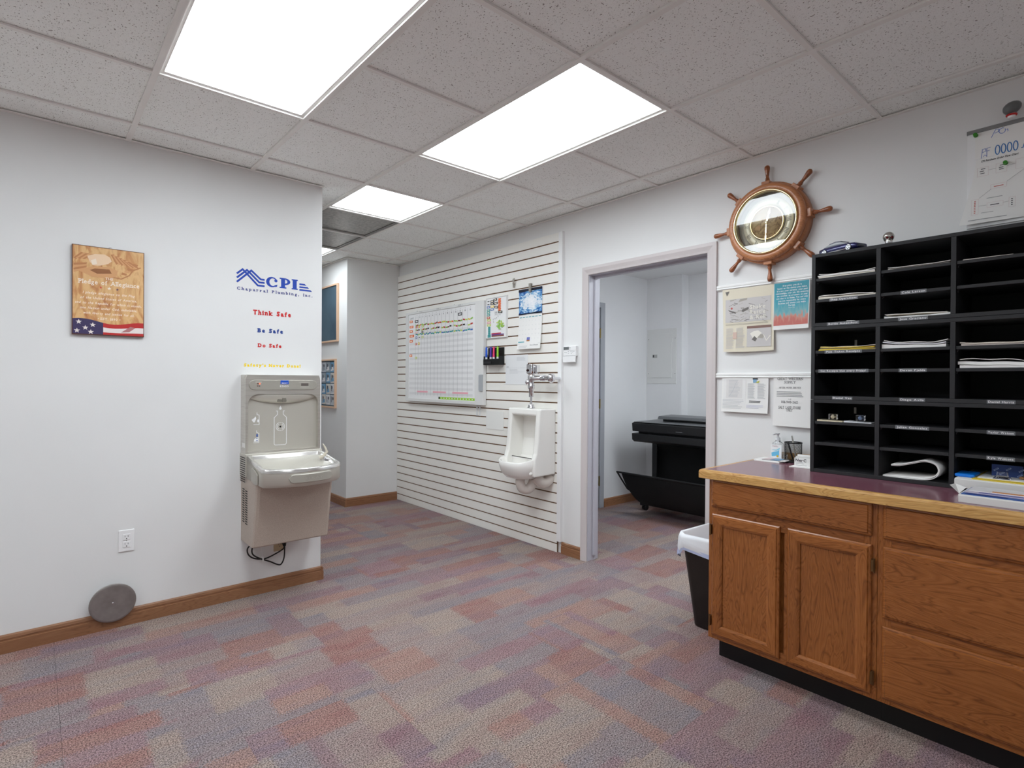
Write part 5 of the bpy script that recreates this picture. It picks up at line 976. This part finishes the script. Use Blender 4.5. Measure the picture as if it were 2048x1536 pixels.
# ================================================================ things on the counter
def sheaf(name, label, cat, x0, x1, y0, y1, z, layers, group=None):
    t = thing(name, label, cat, ((x0+x1)/2, (y0+y1)/2, z), group); rd = random.Random(label); zz = z+.0004
    for th, m, j in layers: a, b = rd.uniform(-j, j), rd.uniform(-j, j); build(MB().box(x0+a, x1+a, y0+b, y1+b, zz, zz+th), 'sheet', m, t); zz += th
    return t
MAGB = mat('magazine_blue', (60, 98, 170), .3); MAGV = mat('magazine_violet', (196, 184, 200), .35)
t = sheaf('magazine_stack', 'stack of magazines and flyers on the counter edge', 'magazines', 2.415, 2.60, .13, .425, CT, [(.022, PAPER2, .001), (.004, PAPER, .002)])
for k, (c0, c1, c2) in enumerate([((60, 98, 170), (40, 60, 130), (240, 240, 244)), ((214, 204, 216), (236, 236, 240), (120, 120, 180)), ((236, 234, 236), (150, 150, 200), (226, 150, 80))]):
    z = CT+.0268+k*.0022; x = 2.425+k*.036; mg = build(MB().box(x, 2.605, .14, .42-k*.004, z, z+.002), 'magazine', mat('mag_%d' % k, c0, .3), t)
    build(MB().box(x+.004, x+.028, .30-k*.05, .41-k*.03, z+.002, z+.0024).box(x+.006, x+.03, .15, .22+k*.03, z+.002, z+.0026), 'cover_print', [mat('mag_ink_%d' % k, c2 if k else c1, .35)], mg)
t = sheaf('document_pile', 'thick white document pile in the lowest right pigeonhole', 'papers', 2.64, 2.98, .256, .478, UZ[2][0]+.016, [(.030, PAPER2, .001), (.004, PAPER, .003)])
z = UZ[2][0]+.016+.0346
build(MB().box(2.655, 2.95, .258, .43, z, z+.002), 'yellow_envelope', YEL, t); build(MB().box(2.70, 2.95, .262, .42, z+.002, z+.004), 'sheet', PAPER, t); build(MB().add([(2.64, .474, z-.02), (2.60, .484, z-.022), (2.595, .455, z-.05), (2.63, .44, z-.03)], [(0, 1, 2, 3)]), 'curled_corner', PAPER, t, closed=False)
z += .0042
tag(build(MB().box(2.69, 2.80, .425, .486, z-.004, z+.008), 'pen_case', mat('bright_blue_plastic', (20, 120, 220), .25), bevel=.004), 'bright blue plastic case on the document pile', 'case')
t = thing('folded_card', 'dark blue patterned card standing behind the acrylic block', 'card', (2.80, .345, z)); f = F((2.80, .392, z), (0, -1, 0), (0, 0, 1))
build(MB(f).box(0, .090, 0, .044, 0, .002), 'card', mat('navy_card', (40, 66, 128), .5), t); mb = MB(f)
for u, v in ((.006, .020), (.042, .024), (.078, .022), (.024, .004), (.074, .003)): c = (u, v); mb.stroke([(u, v), (u+.014, v+.010)], .005, .0024, 0); mb.stroke([(u+.002, v+.002), (u+.012, v+.009)], .002, .0027, 1)
build(mb, 'emblems', [mat('pale_blue_print', (150, 170, 210), .5), mat('navy_card', (40, 66, 128), .5)], t, closed=False)
t = thing('acrylic_block', 'clear acrylic block on the document pile', 'ornament', (2.73, .345, z)); build(MB().loft([[(2.73+s*a, .352+s2*b, z+h) for s, s2 in ((-1, -1), (1, -1), (1, 1), (-1, 1))] for a, b, h in ((.022, .024, 0), (.022, .024, .004), (.014, .016, .008), (.013, .015, .026))], sm=False), 'block', GLASS, t, .002)
t = thing('wooden_trinket', 'small brown wooden trinket at the right of the pile', 'trinket', (2.76, .292, z)); build(MB().ball((2.76, .300, z+.006), .010, .010, .006, 12), 'bead', mat('trinket_wood', (160, 116, 74), .5, grain=(60, .25)), t); build(MB().ball((2.762, .283, z+.006), .009, .008, .0055, 12), 'bead', mat('trinket_wood', (160, 116, 74), .5), t)
# left end of the counter
t = sheaf('paper_pile', 'pile of white pamphlets on the counter in front of the sanitizer', 'papers', 2.845, 2.975, 1.215, 1.345, CT, [(.005, PAPER, .003), (.003, PAPER, .006)])
build(MB().box(2.86, 2.95, 1.225, 1.31, CT+.0086, CT+.0104), 'dark_pamphlet', mat('slate_card', (100, 104, 112), .4), t); build(MB().box(2.858, 2.948, 1.272, 1.312, CT+.0105, CT+.0112), 'pink_flap', mat('rose_paper', (214, 196, 196), .6), t); build(MB().box(2.866, 2.948, 1.226, 1.268, CT+.0105, CT+.0112), 'blue_picture', mat('picture_blue', (120, 158, 190), .5), t)
build(MB().box(2.862, 2.93, 1.196, 1.222, CT+.0085, CT+.0100), 'loose_card', PAPER, t)
t = thing('sanitizer_bottle', 'clear pump sanitizer bottle with a blue label on the counter', 'bottle', (2.985, 1.272, CT)); sx, sy = 2.972, 1.277
PL = mat('clear_pet', (236, 238, 240), .12, trans=.85, ior=1.3)
pr = [(.9, 0), (1., .006), (1., .078), (.85, .090), (.4, .098), (.36, .104)]
build(MB().loft([[(sx+.021*s*(math.copysign(abs(math.cos(a))**.6, math.cos(a))), sy+.030*s*(math.copysign(abs(math.sin(a))**.6, math.sin(a))), CT+.0005+h) for a in [2*math.pi*k/24 for k in range(24)]] for s, h in pr]), 'body', PL, t)
build(MB().lathe((sx, sy, CT+.104), [(.012, 0), (.012, .014), (.006, .016), (.005, .030), (.009, .032), (.009, .038)], 14).tube([(sx, sy, CT+.138), (sx-.02, sy+.008, CT+.138), (sx-.03, sy+.012, CT+.133)], .004, 8), 'pump', mat('pump_clear', (226, 228, 230), .3), t)
f = F((sx-.0212, sy+.028, CT+.008), (0, -1, 0), (0, 0, 1)); mb = MB(f).rect(0, .056, .0, .074, .0006, 0).poly([(.004, .030), (.016, .036), (.034, .040), (.044, .048), (.044, .018), (.006, .012)], .0010, 1).poly([(.004, .046), (.03, .048), (.048, .060), (.046, .050), (.03, .042)], .0012, 2).disc((.036, .014), .006, .0014, 3, 12); mb.text('PURELL', .0065, .010, .062, .001, 4, w=.03)
build(mb, 'label_sleeve', [WHITE, mat('label_sky', (110, 190, 226), .4), mat('label_aqua', (150, 214, 226), .4), mat('label_gold', (210, 176, 40), .4), mat('label_red', (150, 80, 90), .4)], t, closed=False)
# mesh pencil cup
t = thing('pencil_cup', 'black wire mesh pencil cup beside the mail sorter', 'pencil cup', (2.945, 1.185, CT)); px_, py_ = 2.945, 1.188; BW = mat('black_wire', (26, 26, 27), .4, .3)
mb = MB(); N = 40; R_, CH = .040, .098
for k in range(N):
    for s in (1, -1): mb.tube([(px_+R_*math.cos(2*math.pi*k/N+s*i*.16), py_+R_*math.sin(2*math.pi*k/N+s*i*.16), CT+.004+CH*i/6) for i in range(7)], .00055, 3, caps=False)
o = build(mb, 'wire_mesh', BW, t); build(MB().lathe((px_, py_, CT+CH), [(.0385, 0), (.0415, 0), (.0425, .003), (.0415, .006), (.0385, .006), (.038, .003), (.0385, 0)], 32, caps=False), 'rim', BW, t); build(MB().lathe((px_, py_, CT+.0005), [(.040, 0), (.042, .004), (.040, .008), (.0385, .003)], 32), 'base', BW, t)
for dx, dy, m, lb, l in ((.010, .004, STEEL, 'silver pen standing in the wire mesh cup', .125), (-.008, .012, BLACK, 'black pen lying low in the wire mesh cup', .095)):
    tp = thing('pen', lb, 'pen', (px_+dx, py_+dy, CT+.006), 'pens in the mesh cup'); a = Vector((px_+dx, py_+dy-.016, CT+.009)); b = a+Vector((dx*.6, .026, l)); build(MB().tube([a, a+(b-a)*.1, a+(b-a)*.85, b], [.001, .0038, .0042, .0036], 10), 'barrel', m, tp); build(MB().tube([a+(b-a)*.8+Vector((-.005, 0, 0)), b+Vector((-.005, 0, 0))], .0012, 6), 'pocket_clip', CHROME, tp)
# card holder
t = thing('card_holder', 'white business card holder with stacked cards beside the sorter', 'card holder', (2.845, 1.085, CT)); f = F((2.79, 1.125, CT+.0006), (0, -1, 0), (0, 0, 1))
build(MB(f).box(-.012, .10, 0, .003, -.09, .02), 'base_sheet', PAPER, t); build(MB(f).box(0, .092, .003, .043, -.018, -.012), 'front_card', PAPER, t); build(MB(f).box(.003, .092, .003, .050, -.030, -.022), 'rear_cards', PAPER2, t); build(MB(f).box(.006, .092, .003, .058, -.042, -.033), 'rear_cards', PAPER, t); build(MB(f).box(0, .092, .003, .020, -.09, -.042), 'tray', WHITE, t)
mb = MB(f).text('NerC', .013, .006, .026, -.0115, 0, bold=.03).greek(.006, .05, .012, .022, 2, -.0115, 1, .3, 3).greek(.006, .06, .005, .009, 1, -.0115, 1); build(mb, 'card_print', [INK, GREYI], t, closed=False)
t = build(MB().tube(smooth([Vector(q) for q in ((2.965, 1.245, CT+.012), (2.975, 1.232, CT+.030), (2.955, 1.222, CT+.034), (2.93, 1.214, CT+.016), (2.905, 1.208, CT+.004), (2.89, 1.214, CT+.0022), (2.905, 1.224, CT+.0022), (2.94, 1.226, CT+.010))]), .0016, 6), 'cable_loop', mat('white_cable', (228, 224, 218), .5)); tag(t, 'thin white cable loop behind the pamphlets', 'cable')
# ================================================================ waste basket
t = thing('waste_basket', 'dark brown waste basket with white bin liner beside the cabinet', 'waste basket', (2.77, 1.49, 0)); BR = mat('bin_brown', (30, 24, 21), .45)
def rr(x0, x1, y0, y1, z, r=.035, n=6, fn=None):
    p = []
    for cx, cy, a0 in ((x1-r, y1-r, 0), (x0+r, y1-r, 90), (x0+r, y0+r, 180), (x1-r, y0+r, 270)):
        for k in range(n+1): a = math.radians(a0+90*k/n); p.append((cx+r*math.cos(a), cy+r*math.sin(a), z))
    return [(x, y, zz+(fn(i) if fn else 0)) for i, (x, y, zz) in enumerate(p)]
L = lambda h, e=0.: rr(2.660-.085*h-e, 2.875+.06*h+e, 1.398-.025*h-e, 1.582+.028*h+e, .002+.495*h)
build(MB().loft([L(0, -.008), L(.01), L(.5), L(.97), L(1, .004), L(1, -.004), L(.5, -.006), L(.03, -.006)], cap1=True), 'bin', BR, t)
wv_ = lambda s, k=3: (lambda i: .006*math.sin(i*1.7+s)+.004*math.sin(i*.9+s*2))
def LF(h, e, s, amp=1.): 
    p = L(h, e); return [(x+e*.35*math.sin(i*2.3+s), y+e*.35*math.sin(i*2.9+s*3), z+amp*(.010*math.sin(i*1.9+s)+.008*math.sin(i*.75+s*2))) for i, (x, y, z) in enumerate(p)]
LIN = mat('liner_white', (236, 238, 242), .35, trans=.12); rings = [LF(.55, -.012, 1.), LF(.8, -.010, .5), LF(1.012, -.006, .2, .25), LF(1.02, .006, .2, .25), LF(.97, .014, .8, .4), LF(.86, .020, 1.6), LF(.80, .022, 2.0, 1.6)]
build(MB().loft(rings, cap0=False, cap1=False), 'bin_liner', LIN, t, closed=False)
build(MB().loft([LF(.835, .0225, 1.9, 1.3), LF(.80, .0232, 2.0, 1.6), LF(.785, .0232, 2.0, 1.6)], cap0=False, cap1=False), 'drawstring_hem', mat('liner_blue', (196, 208, 240), .4), t, closed=False)
# ================================================================ office: plotter and breaker panel
t = thing('plotter', 'black wide format plotter with sling basket in the office', 'plotter', (4.75, 2.6, 0)); PB_ = mat('plotter_black', (30, 30, 31), .38); PT = mat('plotter_top', (92, 93, 95), .35); FAB = mat('sling_fabric', (14, 14, 15), .85)
YE, YS = 3.380, 1.66
fp = lambda u, v, d: Vector((u, d, v))       # profile in X,Z extruded along Y
build(MB(fp).prism([(4.535, .805), (4.525, .885), (4.56, .897), (5.06, .905), (5.06, .805)], YS, YE), 'upper_body', PB_, t, .006)
build(MB(fp).prism([(4.54, .898), (5.05, .9062), (5.05, .9070), (4.54, .8988)], YS+.01, YE-.01), 'top_plate', PT, t)
build(MB(fp).prism([(4.53, .720), (4.525, .785), (5.06, .795), (5.06, .68), (4.64, .69), (4.56, .700)], YS, YE), 'lower_body', PB_, t, .006); build(MB(fp).box(4.60, 5.05, .78, .81, YS+.03, YE-.03), 'paper_gap', BLACK, t)
build(MB(fp).prism([(4.74, .925), (4.76, .955), (4.98, .962), (5.06, .955), (5.06, .925)], YS+.05, YE-.15), 'roll_cover', PT, t, .008); build(MB(fp).box(4.80, 5.05, .90, .93, YS+.08, YE-.18), 'roll_base', PB_, t)
build(MB().box(4.526-.003, 4.526, YS+.02, YS+.20, .825, .87), 'control_panel', mat('plotter_screen', (60, 62, 66), .15), t); build(MB(lambda u, v, d: Vector((4.5275-d, 2.88-u, .828+v))).rect(0, .07, 0, .006, .002), 'name_plate', mat('plate_grey', (110, 112, 114), .4), t, closed=False)
for y in (3.33, 1.76):
    build(MB().box(4.83, 4.91, y-.04, y+.02, .09, .70), 'leg', PB_, t, .006); build(MB().box(4.62, 5.10, y-.035, y+.015, .055, .10), 'foot', PB_, t, .008)
    for x in (4.68, 5.06): build(MB(lambda u, v, d, x=x, y=y: Vector((x+u, y-.01+d, .031+v))).lathe((0, 0, 0), [(.026, -.022), (.030, -.018), (.030, -.004), (.026, -.002), (.026, .002), (.030, .004), (.030, .018), (.026, .022)], 18), 'caster', BLACK, t)
build(MB().tube([(4.30, YE+.005, .420), (4.30, 1.70, .420)], .009, 8), 'sling_bar', BLACK, t)
for y in (YE, 1.72): build(MB().tube([(4.30, y, .42), (4.36, y-.004, .345), (4.45, y-.01, .24), (4.70, y-.03, .09)], .008, 8), 'sling_arm', BLACK, t)
P = smooth([Vector(q) for q in ((4.302, .428, 0), (4.33, .32, 0), (4.40, .20, 0), (4.50, .115, 0), (4.62, .075, 0), (4.74, .09, 0), (4.84, .20, 0), (4.88, .40, 0), (4.86, .60, 0), (4.80, .70, 0))], 4)
mb = MB(); YF = YE-.045; mb.loft([[(p.x, YF-.10*min(1, max(0, (.428-p.y)/.35)), p.y), (p.x, 1.74, p.y)] for p in P], cap0=False, cap1=False, close=False); o = build(mb, 'fabric_sling', FAB, t, closed=False); o.modifiers.new('thick', 'SOLIDIFY').thickness = .003
t = thing('breaker_panel', 'white flush breaker panel door on the office wall', 'breaker panel', (5.185, 3.44, 1.28)); f = F((5.19, 3.668, 1.278), (0, -1, 0), (0, 0, 1)); BP = mat('panel_enamel', (222, 222, 220), .45)
build(MB(f).box(0, .372, 0, .600, 0, .006), 'trim_plate', BP, t, .002); build(MB(f).box(.065, .315, .065, .545, .006, .011), 'panel_door', BP, t, .0015); build(MB(f).box(.075, .135, .285, .320, .011, .014), 'latch', mat('latch_grey', (176, 176, 174), .3, .5), t, .002); build(MB(f).box(.08, .096, .290, .315, .014, .0145), 'latch_slot', INK, t)
for u, v in ((.018, .11), (.354, .11), (.018, .49), (.354, .49)): build(MB(f).lathe((u, v, .006), [(.005, 0), (.004, .002)], 10), 'screw', mat('screw_grey', (130, 130, 130), .4, .6), t)
for v in (.14, .47): build(MB(f).box(.312, .320, v-.02, v+.02, .006, .013), 'hinge', BP, t)
